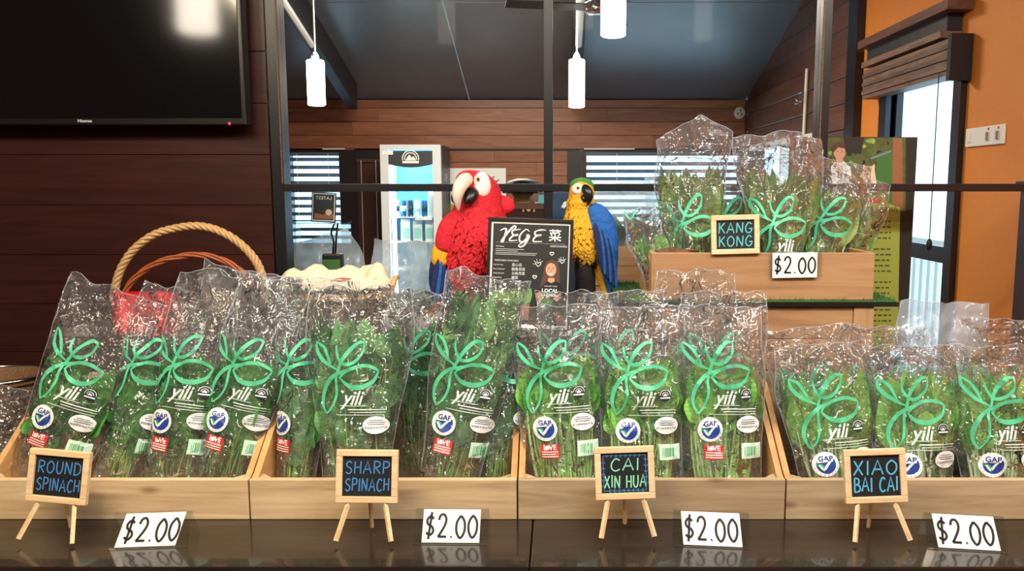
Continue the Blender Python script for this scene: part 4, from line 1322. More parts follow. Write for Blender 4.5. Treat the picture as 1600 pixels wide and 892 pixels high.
# farmer print
g = MB()
g.poly([(470,410),(490,376),(530,366),(566,385),(582,450),(586,540),(540,560),(490,560),(470,600),(440,590),(445,540),(462,470)], 'hair_dark', mfn, .002)
g.poly([(415,610),(450,570),(500,520),(555,520),(600,545),(612,600),(590,640),(580,790),(400,790),(410,700)], 'tee_black', mfn, .003)
g.poly([(500,500),(545,500),(548,525),(522,538),(496,525)], 'skin', mfn, .004)
g.poly(circ(518, 440, 39, 50, 18), 'skin', mfn, .005)
for x in (503, 534): g.poly(circ(x, 434, 4.5, 3, 8), 'hair_dark', mfn, .006)
g.ribbon([(500,464),(518,474),(536,464)], [2, 7], 'white_ink', mfn, 4, .006)
g.ribbon([(496,426),(504,423),(511,426)], 3, 'hair_dark', mfn, 2, .006); g.ribbon([(526,426),(534,423),(541,426)], 3, 'hair_dark', mfn, 2, .006)
g.ribbon([(519,440),(522,453),(517,455)], 2.5, 'claw_brown', mfn, 2, .006)
g.poly([(415,615),(445,605),(470,640),(445,680),(425,655)], 'skin', mfn, .004)
g.poly([(560,625),(595,608),(600,640),(570,672),(540,655)], 'skin', mfn, .004)
g.poly([(440,672),(490,648),(540,660),(532,712),(490,735),(448,722)], 'leaf_print_dark', mfn, .006)
g.text('SUPPORT YOUR', 13, 'white_ink', tf(562), 520, 562, .005)
g.text('LOCAL', 38, 'white_ink', tf(595), 515, 595, .005, bold=.03)
g.text('FARMER', 30, 'white_ink', tf(627), 508, 627, .005, bold=.03)
g.build('farmer_print', sheet_)
g = MB()
rng = random.Random(3)
g.poly([(80,640),(380,640),(370,700),(90,720)], 'leaf_print_dark', mfn, .002)
for k in range(26):
    x = 85 + k*11.5; y = 640+rng.uniform(-14, 14)
    g.poly([(x-2, y+55), (x-13, y+10), (x-8, y-35), (x, y-50), (x+8, y-35), (x+13, y+10), (x+2, y+55)], 'leaf_print', mfn, .003+.0005*(k % 3))
    g.ribbon([(x, y-40), (x, y+40)], 2, 'leaf_print_dark', mfn, 0, .005)
g.poly([(300,700),(370,700),(362,810),(310,815)], 'photo_trunk', mfn, .003)
g.build('spinach_print', sheet_)
g = MB(); g.poly(circ(582, 785, 32), 'sticker_red', mfn, .006); g.ribbon([(565,778),(582,772),(600,778)], 5, 'card_white', mfn, 3, .008); g.build('red_badge', sheet_)
MB().box((-.02, .004, .02), (.02, .008, .2), 'ink_black', Matrix.Rotation(R(0), 4, 'X')).build('stand_leg', mn)

# ================================================================== PLUSH PARROTS
def px3(px, py, Y, o, dy=0.0):
    p = at(px, py, Y); return Vector((p.x-o.x, dy, p.z-o.z))
YM = 2.40
def subsurf(o, n=1):
    md = o.modifiers.new('subdivision', 'SUBSURF'); md.levels = n; md.render_levels = n
    return o
def feathers(mb, pts_fn, n, mat, size, rng):
    """overlapping small feather tongues; pts_fn gives (position, outward normal, down)"""
    for k in range(n):
        p, nn, dn = pts_fn(rng)
        sd = nn.cross(dn).normalized(); w = size*rng.uniform(.3, .45); l = size*rng.uniform(.8, 1.25)
        b = p + nn*.0015
        vs = [b - sd*w*.6, b + sd*w*.6, b + sd*w + dn*l*.55 + nn*.0015, b + dn*l + nn*.001, b - sd*w + dn*l*.55 + nn*.0015]
        mb.add(vs, [(0, 1, 2, 3, 4)], mat)
def ring_feathers(rings, n, mat, size, seed, name, par, i0=0, i1=None):
    rng = random.Random(seed); i1 = i1 or len(rings)-2
    def f(rg):
        t = i0 + rg.random()*(i1-i0); i = int(t); s = t-i
        a = rings[i]; b = rings[min(i+1, len(rings)-1)]
        c = [q+(r-q)*s for q, r in zip(a, b)]
        an = rg.uniform(PI*1.0, PI*2.0)
        nn = Vector((math.cos(an)/max(c[3], .01), math.sin(an)/max(c[4], .01), 0)).normalized()
        return Vector((c[0]+c[3]*math.cos(an), c[1]+c[4]*math.sin(an), c[2])), nn, Vector((nn.x*.25, nn.y*.25, -1)).normalized()
    m = MB(); feathers(m, f, n, mat, size, rng)
    return tag(m.build(name, par), kind='stuff')

o1 = Vector((at(735, 480, YM).x, YM, ZR))
e = empty('plush_parrot', o1, (0, 0, 0), 'large red plush parrot left of the framed menu board', 'plush toy', 'plush parrots')
s1 = mpp(YM, 1.25)
def ringpx(lst, Y, o):
    out = []
    for (py, cx, hw_, dp) in lst:
        q = px3(cx, py, Y, o); out.append((q.x, 0, q.z, hw_*s1, dp*s1))
    return out
rr = ringpx([(462,722,13,12),(450,725,22,20),(430,731,35,34),(405,737,44,42),(380,741,48,44),(357,744,48,43),(338,746,43,39),(322,748,38,36),(305,748,37,37),(289,745,35,36),(277,741,29,31),(269,737,19,21),(265,735,8,9)], YM, o1)
subsurf(MB().loft(rr, 'macaw_red', 24).build('body', e, True))
ring_feathers(rr, 1100, 'macaw_red', .017, 4, 'breast_feathers', e, 1, 7)
# wing on the left: red shoulder, yellow band, blue flight feathers
def wing(lst, mat, name, Y, o, dy, par, flat=.45):
    return subsurf(MB().tube([px3(a, b, Y, o, dy) for a, b, _ in lst], [c*s1 for _, _, c in lst], mat, 12, flat, side=(0, 1, 0)).build(name, par, True))
wing([(722,330,6),(712,342,17),(706,360,21),(702,380,20),(699,393,16)], 'macaw_red', 'wing_shoulder', YM, o1, -.05, e)
wing([(703,376,18),(696,392,19),(692,404,17),(690,416,12)], 'macaw_yellow', 'wing_band', YM, o1, -.043, e)
wing([(701,385,16),(694,405,19),(688,425,17),(685,445,13),(684,462,6)], 'macaw_navy', 'wing_flight_feathers', YM, o1, -.034, e)
for k in range(5):
    x0 = 684+k*5
    wing([(x0+6,400+k*4,2),(x0+1,425+k*3,5),(x0-3+k,450+k*4,4.5),(x0-3+k,468+k*3,1.5)], 'macaw_blue' if k % 2 else 'macaw_navy', 'wing_quill', YM, o1, -.062+.003*k, e, .3)
wing([(762,322,14),(780,322,15),(795,322,13),(805,321,6)], 'macaw_red', 'wing_shoulder', YM, o1, .0, e, .6)
wing([(770,318,12),(784,312,9),(798,314,6),(803,317,3)], 'macaw_red', 'wing_crest', YM, o1, .01, e, .5)
# tail and feet
wing([(705,445,10),(697,465,13),(692,478,10),(689,489,4)], 'macaw_navy', 'tail', YM, o1, -.0, e)
for dx in (0, 6, 12):
    MB().tube([px3(690+dx*.4, 462, YM, o1, -.05), px3(682+dx, 474, YM, o1, -.06), px3(672+dx, 483, YM, o1, -.075), px3(668+dx, 488, YM, o1, -.085)], [.006, .005, .0045, .002], 'claw_brown', 6).build('claw', e, True)
# face
fp = px3(755, 291, YM, o1, -.050)
subsurf(MB().ball(fp, (.028, .024, .042), 'macaw_white', 14, 8).build('face_patch', e, True), 0)
for k in range(5):
    z = fp.z + .024 - k*.011
    MB().tube([(fp.x-.016, -.0665+abs(k-2)*.003, z), (fp.x, -.0712+abs(k-2)*.003, z-.002), (fp.x+.014, -.0655+abs(k-2)*.003, z-.001)], .0007, 'macaw_red', 5).build('face_stripe', e, True)
ey = px3(751, 280, YM, o1, -.0735)
eyo = MB().ball(ey, .0062, 'macaw_yellow', 10, 6).build('eye', e, True)
MB().ball(ey + Vector((0, -.0042, 0)), .0036, 'beak_black', 8, 6).build('pupil', eyo, True)
bk = [(739,277,-.055),(730,282,-.085),(724,293,-.105),(721,307,-.108),(722,318,-.102),(723,329,-.095)]
subsurf(MB().tube([px3(a, b, YM, o1, c) for a, b, c in bk], [.018, .0235, .0225, .0165, .010, .002], 'beak_bone', 12, .8).build('upper_beak', e, True))
lb_ = [(742,296,-.055),(741,304,-.078),(737,312,-.088),(730,317,-.092)]
subsurf(MB().tube([px3(a, b, YM, o1, c) for a, b, c in lb_], [.022, .022, .016, .005], 'beak_black', 12, .8).build('lower_beak', e, True))

# blue and yellow parrot on a dark perch
o2 = Vector((at(915, 480, YM).x, YM, ZR))
e = empty('plush_parrot', o2, (0, 0, 0), 'smaller blue and yellow plush parrot right of the framed menu board', 'plush toy', 'plush parrots')
rr = ringpx([(418,922,6,8),(408,919,15,16),(392,915,24,24),(370,912,28,28),(350,910,28,27),(334,908,24,23),(322,907,19,19),(310,908,20,20),(298,909,20,21),(289,909,17,18),(283,908,11,12),(280,907,4,5)], YM, o2)
subsurf(MB().loft(rr, 'macaw_yellow', 22).build('body', e, True))
ring_feathers(rr, 800, 'macaw_yellow', .014, 6, 'breast_feathers', e, 1, 7)
cap = [(q[0], q[1]+.001, q[2]+.001, q[3]*1.06, q[4]*1.06) for q in rr[9:]]
cp0 = px3(909, 290, YM, o2)
subsurf(MB().ball((cp0.x, .006, cp0.z), (.0385, .036, .024), 'macaw_green', 16, 8).build('crown', e, True))
fp = px3(903, 296, YM, o2, -.030)
MB().ball(fp, (.020, .014, .018), 'macaw_white', 12, 8).build('face_patch', e, True)
MB().ball(fp + Vector((-.001, -.012, .005)), .0052, 'macaw_yellow', 10, 6).build('eye', e, True)
MB().ball(fp + Vector((-.001, -.0165, .005)), .003, 'beak_black', 8, 6).build('pupil', e, True)
bk = [(910,291,-.030),(916,296,-.048),(920,304,-.055),(920,312,-.052),(917,321,-.046)]
subsurf(MB().tube([px3(a, b, YM, o2, c) for a, b, c in bk], [.012, .016, .0145, .010, .002], 'beak_black', 12, .8).build('upper_beak', e, True))
subsurf(MB().tube([px3(a, b, YM, o2, c) for a, b, c in ((911,304,-.030),(912,311,-.042),(913,316,-.044))], [.013, .010, .003], 'beak_black', 10, .8).build('lower_beak', e, True))
cl = px3(908, 321, YM, o2)
MB().tube([(cl.x+.038*math.cos(2*PI*k/20), .038*math.sin(2*PI*k/20), cl.z+.006*math.cos(2*PI*k/20)) for k in range(21)], .0018, 'ink_black', 5).build('cord_collar', e, True)
wing([(922,318,7),(932,330,18),(939,350,23),(944,372,23),(948,395,18),(953,415,12),(957,438,5)], 'macaw_blue', 'wing', YM, o2, -.035, e, .5)
for k in range(6):
    x0 = 928+k*4.5
    wing([(x0,345+k*5,3),(x0+4,370+k*6,6),(x0+8,398+k*6,5),(x0+12,424+k*6,1.5)], 'macaw_blue' if k % 2 else 'macaw_navy', 'wing_quill', YM, o2, -.062+.002*k, e, .3)
wing([(930,405,8),(938,430,8),(948,460,7),(957,486,3)], 'macaw_yellow', 'tail', YM, o2, -.015, e, .5)
wing([(944,410,8),(950,435,8),(956,462,6),(961,486,2)], 'macaw_blue', 'tail', YM, o2, -.025, e, .5)
wing([(893,340,5),(889,358,9),(890,378,9),(893,395,4)], 'macaw_blue', 'wing', YM, o2, .01, e, .6)
pb = px3(915, 400, YM, o2)
MB().loft([(pb.x, 0, 0, .045, .045), (pb.x, 0, .05, .034, .034), (pb.x, 0, pb.z*.6, .030, .03), (pb.x-.003, 0, pb.z+.01, .036, .036)], 'perch_dark', 14).build('perch', e, True)
for s in (-1, 1):
    MB().tube([(pb.x+s*.02, -.01, pb.z+.035), (pb.x+s*.024, -.032, pb.z+.01), (pb.x+s*.026, -.036, pb.z-.035)], [.012, .008, .004], 'beak_black', 7).build('foot', e, True)

# ================================================================== BASKETS AND RED BAG
YG = 2.36
def P(px, py, Y=YG, dy=0.0):
    q = at(px, py, Y); return Vector((q.x, q.y+dy, q.z))
hb = empty('handled_basket', Vector((at(298, 480, YG).x, YG, ZR+.0005)), label='round rattan gift basket with tall braided arch handle', cat='basket', group='rattan baskets')
ob = hb.location
MB().loft([(0,0,.0,.17,.12), (0,0,.03,.19,.13), (0,0,.07,.205,.14), (0,0,.072,.198,.133), (0,0,.01,.165,.115)], 'rattan_dark', 28).build('basket_bowl', hb, True)
arc = [(178,470),(182,440),(193,412),(212,387),(240,367),(272,357),(305,353),(335,358),(365,373),(390,395),(405,418),(413,445),(415,480)]
A3 = [Vector((v.x, v.y, 0)) for v in spline(arc, 6)]
def strand(pts, ph, r, R_, turns, mat, name, par, Y, o):
    n = len(pts); out = []
    for i, p in enumerate(pts):
        t = pts[min(i+1, n-1)]-pts[max(i-1, 0)]; t.normalize()
        a = ph + turns*2*PI*i/n
        q = px3(p.x - t.y*math.cos(a)*R_, p.y + t.x*math.cos(a)*R_, Y, o, math.sin(a)*R_*mpp(Y))
        out.append(q)
    return MB().tube(out, r, mat, 7).build(name, par, True)
for k in range(4): strand(A3, k*PI/2, .0062, 3.6, 9, 'rattan', 'handle_strand', hb, YG, ob)
arc2 = [(186,478),(200,448),(218,428),(245,411),(275,402),(305,398),(335,402),(362,413),(385,432),(397,455)]
A4 = [Vector((v.x, v.y, 0)) for v in spline(arc2, 6)]
for k in range(4): strand(A4, k*PI/2, .0042, 3.0, 2, 'rattan_red', 'inner_handle_strand', hb, YG, ob)

rb = empty('red_carrier_bag', Vector((at(232, 560, 2.16).x, 2.17, ZR+.0005)), (0, 0, R(-6)), 'glossy red carrier bag standing behind the round spinach', 'bag')
w0 = .085; zt_ = at(230, 457, 2.17).z - ZR
m = MB(); n = 14
vs = []
for j in range(9):
    z = zt_*j/8; dd = .03*(1-.5*j/8)
    for k in range(n*2):
        a = 2*PI*k/(n*2)
        x = max(-1, min(1, 1.35*math.cos(a)))*(w0*(1+.1*j/8)); y = dd*max(-1, min(1, 1.35*math.sin(a))) + .006*noise.noise(Vector((x*30, z*22, 2)))
        vs.append((x, y, z + .006*noise.noise(Vector((a*2, 3, 1)))*(j == 8)))
fs = [(j*n*2+k, j*n*2+(k+1) % (n*2), (j+1)*n*2+(k+1) % (n*2), (j+1)*n*2+k) for j in range(8) for k in range(n*2)]
fs.append(tuple(range(n*2-1, -1, -1)))
m.add(vs, fs, 'red_bag'); m.build('bag_body', rb, True)
MB().prism([(.035, .0), (.052, .0), (.075, zt_+.003), (.053, zt_+.003)], .003, 'red_band', lambda a, b, q: Vector((a, -.036+q+.016*b/zt_, b))).build('strap', rb)
MB().prism([(-.052, .0), (-.035, .0), (-.056, zt_+.003), (-.076, zt_+.003)], .003, 'red_band', lambda a, b, q: Vector((a, -.036+q+.016*b/zt_, b))).build('strap', rb)

cbk = empty('lined_basket', Vector((at(530, 480, 2.33).x, 2.33, ZR+.0005)), label='oval rattan basket lined with crumpled cream cloth left of the red parrot', cat='basket', group='rattan baskets')
bh_ = at(530, 460, 2.33).z - ZR
bd = MB()
bd.loft([(0,0,0,.115,.09), (0,0,bh_*.5,.135,.10), (0,0,bh_,.152,.115), (0,0,bh_,.143,.107), (0,0,.012,.108,.084)], 'rattan_dark', 32)
bd.build('basket_body', cbk, True)
for k in range(7):
    z = bh_*(k+.5)/7; f_ = 1 + .02
    rx, ry = .115+.037*z/bh_, .09+.025*z/bh_
    MB().tube([(rx*1.01*math.cos(2*PI*q/32), ry*1.01*math.sin(2*PI*q/32), z+.003*math.sin(q*PI)) for q in range(33)], -0.0+.0055, 'rattan_dark', 6).build('weave_row', cbk, True)
for k in range(2):
    MB().tube([((.15)*math.cos(2*PI*q/48), .113*math.sin(2*PI*q/48), bh_+.004+.005*math.sin(q*1.2+k*PI)) for q in range(49)], .006, 'rattan', 6).build('rim_strand', cbk, True)
MB().tube([(.148, 0, bh_-.02), (.158, 0, bh_+.02), (.166, 0, bh_+.045), (.168, .02, bh_+.05)], .009, 'rattan', 7).build('rim_handle', cbk, True)
m = MB(); vs = []; nr, na = 9, 48
for j in range(nr+1):
    t = j/nr
    for k in range(na):
        a = 2*PI*k/na
        rad = .4 + .82*t
        fl2 = noise.noise(Vector((math.cos(a)*2.2, math.sin(a)*2.2, t*1.5)))
        rx, ry = .143*rad, .105*rad
        z = bh_ + .055*math.sin(t*PI*.75)*(1+.7*fl2) - .03*(1-t) + .012*noise.noise(Vector((math.cos(a)*6, math.sin(a)*6, t*3))) - .02*max(0, t-.75)*4*(.5+fl2) + .022*max(0, math.sin(a))
        vs.append((rx*math.cos(a)*(1+.12*fl2*t), ry*math.sin(a)*(1+.12*fl2*t), z))
fs = [(j*na+k, j*na+(k+1) % na, (j+1)*na+(k+1) % na, (j+1)*na+k) for j in range(nr) for k in range(na)]
m.add(vs, fs, 'cloth_cream'); lo = m.build('cloth_liner', cbk, True)
md = lo.modifiers.new('thick', 'SOLIDIFY'); md.thickness = .002
for k in range(4):
    MB().tube([(.0+.05*math.cos(R(a))+.02, -.03+.004*k, bh_+.01+.03*math.sin(R(a))+.003*k) for a in range(10, 171, 20)], .003, 'rattan_red', 6).build('twig_arch', cbk, True)

wb_ = empty('woven_tub', Vector((at(-22, 640, 2.16).x, 2.20, ZC+.0005)), label='woven rattan tub with silver rim at the left edge', cat='basket', group='rattan baskets')
th = at(10, 602, 2.1).z - ZC
MB().loft([(0,0,0,.115,.105), (0,0,th,.135,.12), (0,0,th,.128,.113), (0,0,.01,.108,.098)], 'rattan_dark', 32).build('tub_body', wb_, True)
for k in range(12):
    z = th*(k+.5)/12; rx, ry = .116+.02*z/th, .106+.015*z/th
    MB().tube([(rx*math.cos(2*PI*q/32), ry*math.sin(2*PI*q/32), z) for q in range(33)], .006, 'rattan_dark', 5).build('weave_row', wb_, True)
MB().tube([(.136*math.cos(2*PI*q/32), .121*math.sin(2*PI*q/32), th+.002) for q in range(33)], .006, 'chrome', 8).build('rim', wb_, True)

# small pine box behind the crates (left of the sharp spinach)
# ================================================================== BEHIND THE GLASS
ZN = 1.02
bn = empty('back_bench', (0, 2.95, 0), label='low wooden bench behind the glass carrying bags and crates', cat='bench')
boxobj('bench_top', (-1.28, -.2, ZN-.03), (.62, .2, ZN), 'pine_box', bn, .003)
for k in range(3):
    boxobj('front_slat', (-1.27, -.195, ZN-.16-k*.13), (.61, -.178, ZN-.04-k*.13), 'pine_box', bn)
for xx in (-1.2, -.3, .52):
    for yy in (-.17, .13): boxobj('leg', (xx, yy, 0), (xx+.05, yy+.05, ZN-.031), 'pine_upright', bn)

def simple_crate(px0, px1, Y, z, h, label):
    x0, x1 = at(px0, 400, Y).x, at(px1, 400, Y).x
    e = empty('produce_crate', ((x0+x1)/2, Y, z), label=label, cat='crate', group='crates behind the glass')
    w = (x1-x0)/2
    for k in range(2): boxobj('front_board', (-w, 0, k*h/2+.001), (w, .014, (k+1)*h/2-.001), 'pine_box', e)
    for k in range(2): boxobj('back_board', (-w, .206, k*h/2+.001), (w, .22, (k+1)*h/2-.001), 'pine_box', e)
    for xx in (-w, w-.014): boxobj('side_board', (xx, .0145, 0), (xx+.014, .2055, h), 'pine_side', e)
    boxobj('bottom_board', (-w+.0145, .0145, .002), (w-.0145, .2055, .012), 'pine_box', e)
    return e
simple_crate(925, 1090, 2.80, ZN+.001, .13, 'lower pine crate behind the glass beside the blue parrot')
zc2 = ZN+.132
simple_crate(930, 1085, 2.80, zc2, .14, 'upper pine crate behind the glass beside the blue parrot')
bag('herb', 985, 400, 2.90, zc2+.014, 2, -6, 'pale bag of greens behind the glass above the blue parrot', CB, 'bags behind the glass', H=.34, fill=.72, wt=.24, wb=.16, lg=False, leafk='kang', mat='film_backlight_haze', nl=40)
bag('herb', 1050, 400, 2.92, zc2+.014, 2, 4, 'bag of greens behind the glass and behind the kang kong', CB, 'bags behind the glass', H=.36, fill=.6, wt=.24, wb=.16, lg=False, leafk='kang', mat='film_backlight_haze', nl=30)
G6 = 'bags behind the glass'
bag('herb', 485, 480, 2.90, ZN+.001, 2, -8, 'milky blue backlit bag below the small framed poster', CB, G6, H=.27, fill=.35, wt=.26, wb=.2, lg=False, leafk='round', mat='film_backlight_haze', nl=16)
bag('herb', 555, 480, 2.95, ZN+.001, 2, -16, 'slanting milky backlit bag left of the drinks fridge', CB, G6, H=.30, fill=.35, wt=.22, wb=.16, lg=False, leafk='round', mat='film_backlight_haze', nl=16, slant=-.2)
bag('herb', 622, 480, 2.88, ZN+.001, 1, 3, 'milky blue backlit bag in front of the drinks fridge', CB, G6, H=.28, fill=.38, wt=.20, wb=.18, lg=False, leafk='round', mat='film_backlight_haze', nl=26)
bag('herb', 665, 480, 2.95, ZN+.001, 1, 5, 'milky backlit bag beside the red parrot wing', CB, G6, H=.27, fill=.38, wt=.16, wb=.14, lg=False, leafk='round', mat='film_backlight_haze', nl=22)

# drinks fridge
YFr = 7.45
fx0, fx1 = at(596, 300, YFr).x, at(690, 300, YFr).x
fz = at(640, 226, YFr).z
fw = fx1-fx0
fg = empty('drinks_fridge', ((fx0+fx1)/2, YFr, 0), label='white glass-door drinks fridge glowing blue behind the glass', cat='fridge')
h = fw/2
boxobj('side_panel', (-h, .03, .1), (-h+.03, .6, fz), 'fridge_white', fg); boxobj('side_panel', (h-.03, .03, .1), (h, .6, fz), 'fridge_dark', fg)
boxobj('back_panel', (-h+.03, .57, .1), (h-.03, .6, fz), 'fridge_inner', fg); boxobj('base', (-h, .02, 0), (h, .6, .1), 'fridge_dark', fg)
boxobj('top_panel', (-h+.03, .03, fz-.03), (h-.03, .57, fz), 'fridge_white', fg)
ds = .075
for nm, lo, hi in (('door_stile', (-h, -.02, .1), (-h+ds, .028, fz)), ('door_stile', (h-ds, -.02, .1), (h, .028, fz)), ('door_rail', (-h+ds, -.02, fz-.045), (h-ds, .028, fz)), ('door_rail', (-h+ds, -.02, .1), (h-ds, .028, .2))):
    boxobj(nm, lo, hi, 'fridge_white', fg)
boxobj('door_glass', (-h+ds, .0, .2), (h-ds, .004, fz-.045), 'pane_glass', fg)
hb0 = at(640, 262, YFr).z; hb1 = at(640, 241, YFr).z
hd = MB(); hp = [(-h+ds, hb1+.03), (-h+ds, hb0+.03)] + [(-h+ds+(2*(h-ds))*k/8, hb0+.03-.03*math.sin(PI*k/8)) for k in range(1, 8)] + [(h-ds, hb0+.03), (h-ds, hb1+.03)]
hd.prism(hp, .006, 'fridge_dark', lambda a, b, q: Vector((a, -.012+q, b))); header = hd.build('header_sign', fg)
m = MB(); cz = (hb0+hb1)/2+.04; fn = lambda a, b, l: Vector((a, -.0135-l, b))
for rr_ in (.075, .055): m.ribbon([(rr_*math.cos(R(a)), cz-.02+rr_*math.sin(R(a))) for a in range(-10, 191, 20)], .009, 'white_ink', fn, 2)
m.poly([(-.05, cz-.035), (.05, cz-.035), (.03, cz+.005), (.012, cz-.01), (-.008, cz+.02), (-.03, cz-.005)], 'white_ink', fn)
m.ribbon([(-.075, cz-.05), (0, cz-.05), (.075, cz-.05)], .022, 'white_ink', fn, 2)
m.build('emblem', header)
MB().box((-h+.02, -.0235, hb1-.005), (-h+.12, -.0205, hb1+.03), 'card_white').build('price_sticker', fg)
led = MB().box((-h+ds+.012, .03, .25), (-h+ds+.045, .06, at(640, 300, YFr).z), 'led_white'); led.build('light_tube', fg)
shelfz = [at(640, 339, YFr).z, at(640, 378, YFr).z, at(640, 420, YFr).z]
for z in shelfz:
    sf = boxobj('shelf', (-h+.032, .06, z-.012), (h-.032, .56, z), 'fridge_white', fg)
    for k in range(14):
        MB().box((-h+.05+k*.034, .052, z-.006), (-h+.056+k*.034, .0595, z+.012), 'white_paint').build('shelf_wire', fg)
boxobj('shelf_ticket', (.02, .04, shelfz[0]-.03), (h-.1, .05, shelfz[0]-.002), 'card_white', fg)
# side logo of the fridge
m = MB(); m.text('CAFE', .1, 'white_ink', lambda a, b, l: Vector((h+.001+l, .3+a, fz-.3+b))); m.build('side_lettering', fg)
inner = bpy.data.lights.new('fridge_inner_light', 'AREA'); inner.shape = 'RECTANGLE'; inner.size = .4; inner.size_y = .3; inner.energy = 17; inner.color = (.38, .80, 1)
io = bpy.data.objects.new('fridge_inner_light', inner); COL.objects.link(io); io.parent = fg; io.location = (0, .25, fz-.04)
cols = ['can_white', 'can_blue', 'can_dark', 'can_white', 'can_blue']
names = ['white', 'blue', 'dark', 'pale', 'deep blue']
for k in range(5):
    x = (fx0+fx1)/2 - .168 + k*.066
    e = empty('drink_can', (x, YFr+.12, shelfz[0]+.0005), label='%s drink can on the upper fridge shelf, number %s from its left end' % (names[k], ['one', 'two', 'three', 'four', 'five'][k]), cat='can', group='drink cans in the fridge')
    MB().loft([(0,0,0,.024,.024), (0,0,.008,.029,.029), (0,0,.145,.029,.029), (0,0,.155,.024,.024)], cols[k], 14).build('can_body', e, True)
    MB().loft([(0,0,.1555,.024,.024), (0,0,.159,.022,.022)], 'chrome', 14).build('lid', e)
    MB().loft([(0,0,.05,.0296,.0296), (0,0,.1,.0296,.0296)], 'can_dark' if k % 2 == 0 else 'can_white', 14).build('label_band', e, True)
def carton(x, y, z, w, hh, label, mat):
    e = empty('drink_carton', (x, y, z), (0, 0, R(4)), label, 'carton', 'cartons in the fridge')
    MB().box((-w/2, -.04, 0), (w/2, .04, hh), 'can_white').build('carton_body', e)
    MB().box((-w/2*.8, -.0415, hh*.15), (w/2*.8, -.0402, hh*.75), mat).build('front_label', e)
    MB().prism([(-.04, hh+.0005), (.04, hh+.0005), (0, hh+.035)], w, 'can_white', lambda a, b, q: Vector((-w/2+q, a, b))).build('carton_top', e)
carton((fx0+fx1)/2+.175, YFr+.12, shelfz[0]+.0005, .08, .20, 'tall white carton at the right end of the upper fridge shelf', 'can_white')
for k, l in enumerate(('mint-labelled carton at the left of the lower fridge shelf', 'mint-labelled carton in the middle of the lower fridge shelf', 'mint-labelled carton at the right of the lower fridge shelf')):
    carton((fx0+fx1)/2-.085+k*.115, YFr+.13, shelfz[1]+.0005, .085, .17, l, 'carton_mint')

# white poster on the far wall
wp = empty('wall_poster', at(746, 297, YB-.03), label='white wall poster with leaf drawing behind the red parrot', cat='poster')
MB().box((-.28, -.006, -.25), (.29, 0, .22), 'card_white').build('sheet', wp)
m = MB(); fn = lambda a, b, l: Vector((a, -.0065-l, b))
for k in range(6):
    a = R(20+k*22); m.ribbon([(.1, .0), (.1+.09*math.cos(a), .1*math.sin(a)), (.1+.17*math.cos(a), .16*math.sin(a))], [.004, .02], 'leaf_print_dark', fn, 3)
m.poly(circ(-.2, -.08, .07), 'photo_dark', fn); m.text('10', .08, 'sticker_red', fn, -.2, -.08, .002)
m.poly([(-.28, -.25), (-.1, -.25), (-.1, -.16), (-.28, -.14)], 'poster_green', fn)
m.build('print', wp)

# small framed poster, clear box and dark tote at the left behind the glass
sp = empty('small_poster', at(505, 347, 3.05), (-R(5), R(3), R(8)), 'small framed dark poster with mirrored heading before the left blind', 'poster')
k3 = mpp(3.05)
pw_, ph_ = 37*k3, 46*k3
boxobj('frame', (-pw_/2, 0, 0), (pw_/2, .008, ph_), 'black_frame', sp)
m = MB(); fn = lambda a, b, l: Vector((a, -.002-l, b))
m.poly([(-pw_/2+.004, .004), (pw_/2-.004, .004), (pw_/2-.004, ph_-.004), (-pw_/2+.004, ph_-.004)], 'card_white', fn)
m.poly([(-pw_/2+.007, .008), (pw_/2-.007, .008), (pw_/2-.007, ph_-.007), (-pw_/2+.007, ph_-.007)], 'poster_black', fn, .001)
m.text('LATEST', .018, 'white_ink', fn, 0, ph_-.022, .002, mirror=True)
m.poly([(-.035, .012), (.038, .012), (.038, .03), (.02, .042), (0, .028), (-.03, .034)], 'photo_trunk', fn, .002)
m.poly(circ(.02, .038, .012, n=10), 'dog_fur', fn, .003)
m.build('print', sp)
zb_ = at(505, 348, 3.05).z
ab = empty('acrylic_box', (at(492, 348, 3.05).x, 3.09, ZN+.0005), label='clear acrylic box under the small framed poster', cat='box')
hx = 42*k3
for nm, lo, hi in (('front_wall', (-hx, -.09, 0), (hx, -.087, zb_-ZN-.004)), ('back_wall', (-hx, .087, 0), (hx, .09, zb_-ZN-.004)), ('end_wall', (-hx, -.0869, 0), (-hx+.003, .0869, zb_-ZN-.004)), ('end_wall', (hx-.003, -.0869, 0), (hx, .0869, zb_-ZN-.004)), ('lid', (-hx-.004, -.094, zb_-ZN-.0035), (hx+.004, .094, zb_-ZN-.0005))):
    boxobj(nm, lo, hi, 'acrylic', ab)
m = MB(); m.poly(circ(-.02, (zb_-ZN)*.7, .028, .012), 'card_white', lambda a, b, l: Vector((a, -.0912-l, b))); m.build('oval_sticker', ab)
tb = empty('dark_tote', (at(521, 415, 2.80).x, 2.80, ZN+.0005), label='small dark green tote with looped black strap behind the glass', cat='bag')
tz = at(521, 396, 2.80).z - ZN
boxobj('tote_body', (-.034, -.02, 0), (.034, .02, tz), 'ink_black', tb, .006)
MB().box((-.03, -.0212, tz-.055), (.03, -.0201, tz-.02), 'leaf_print_dark').build('green_patch', tb)
MB().tube([(.0, 0, tz), (.004, 0, tz+.04), (-.004, 0, tz+.07), (.006, 0, tz+.10), (.02, 0, tz+.105), (.014, 0, tz+.06), (.008, 0, tz)], .0035, 'ink_black', 6).build('strap', tb, True)

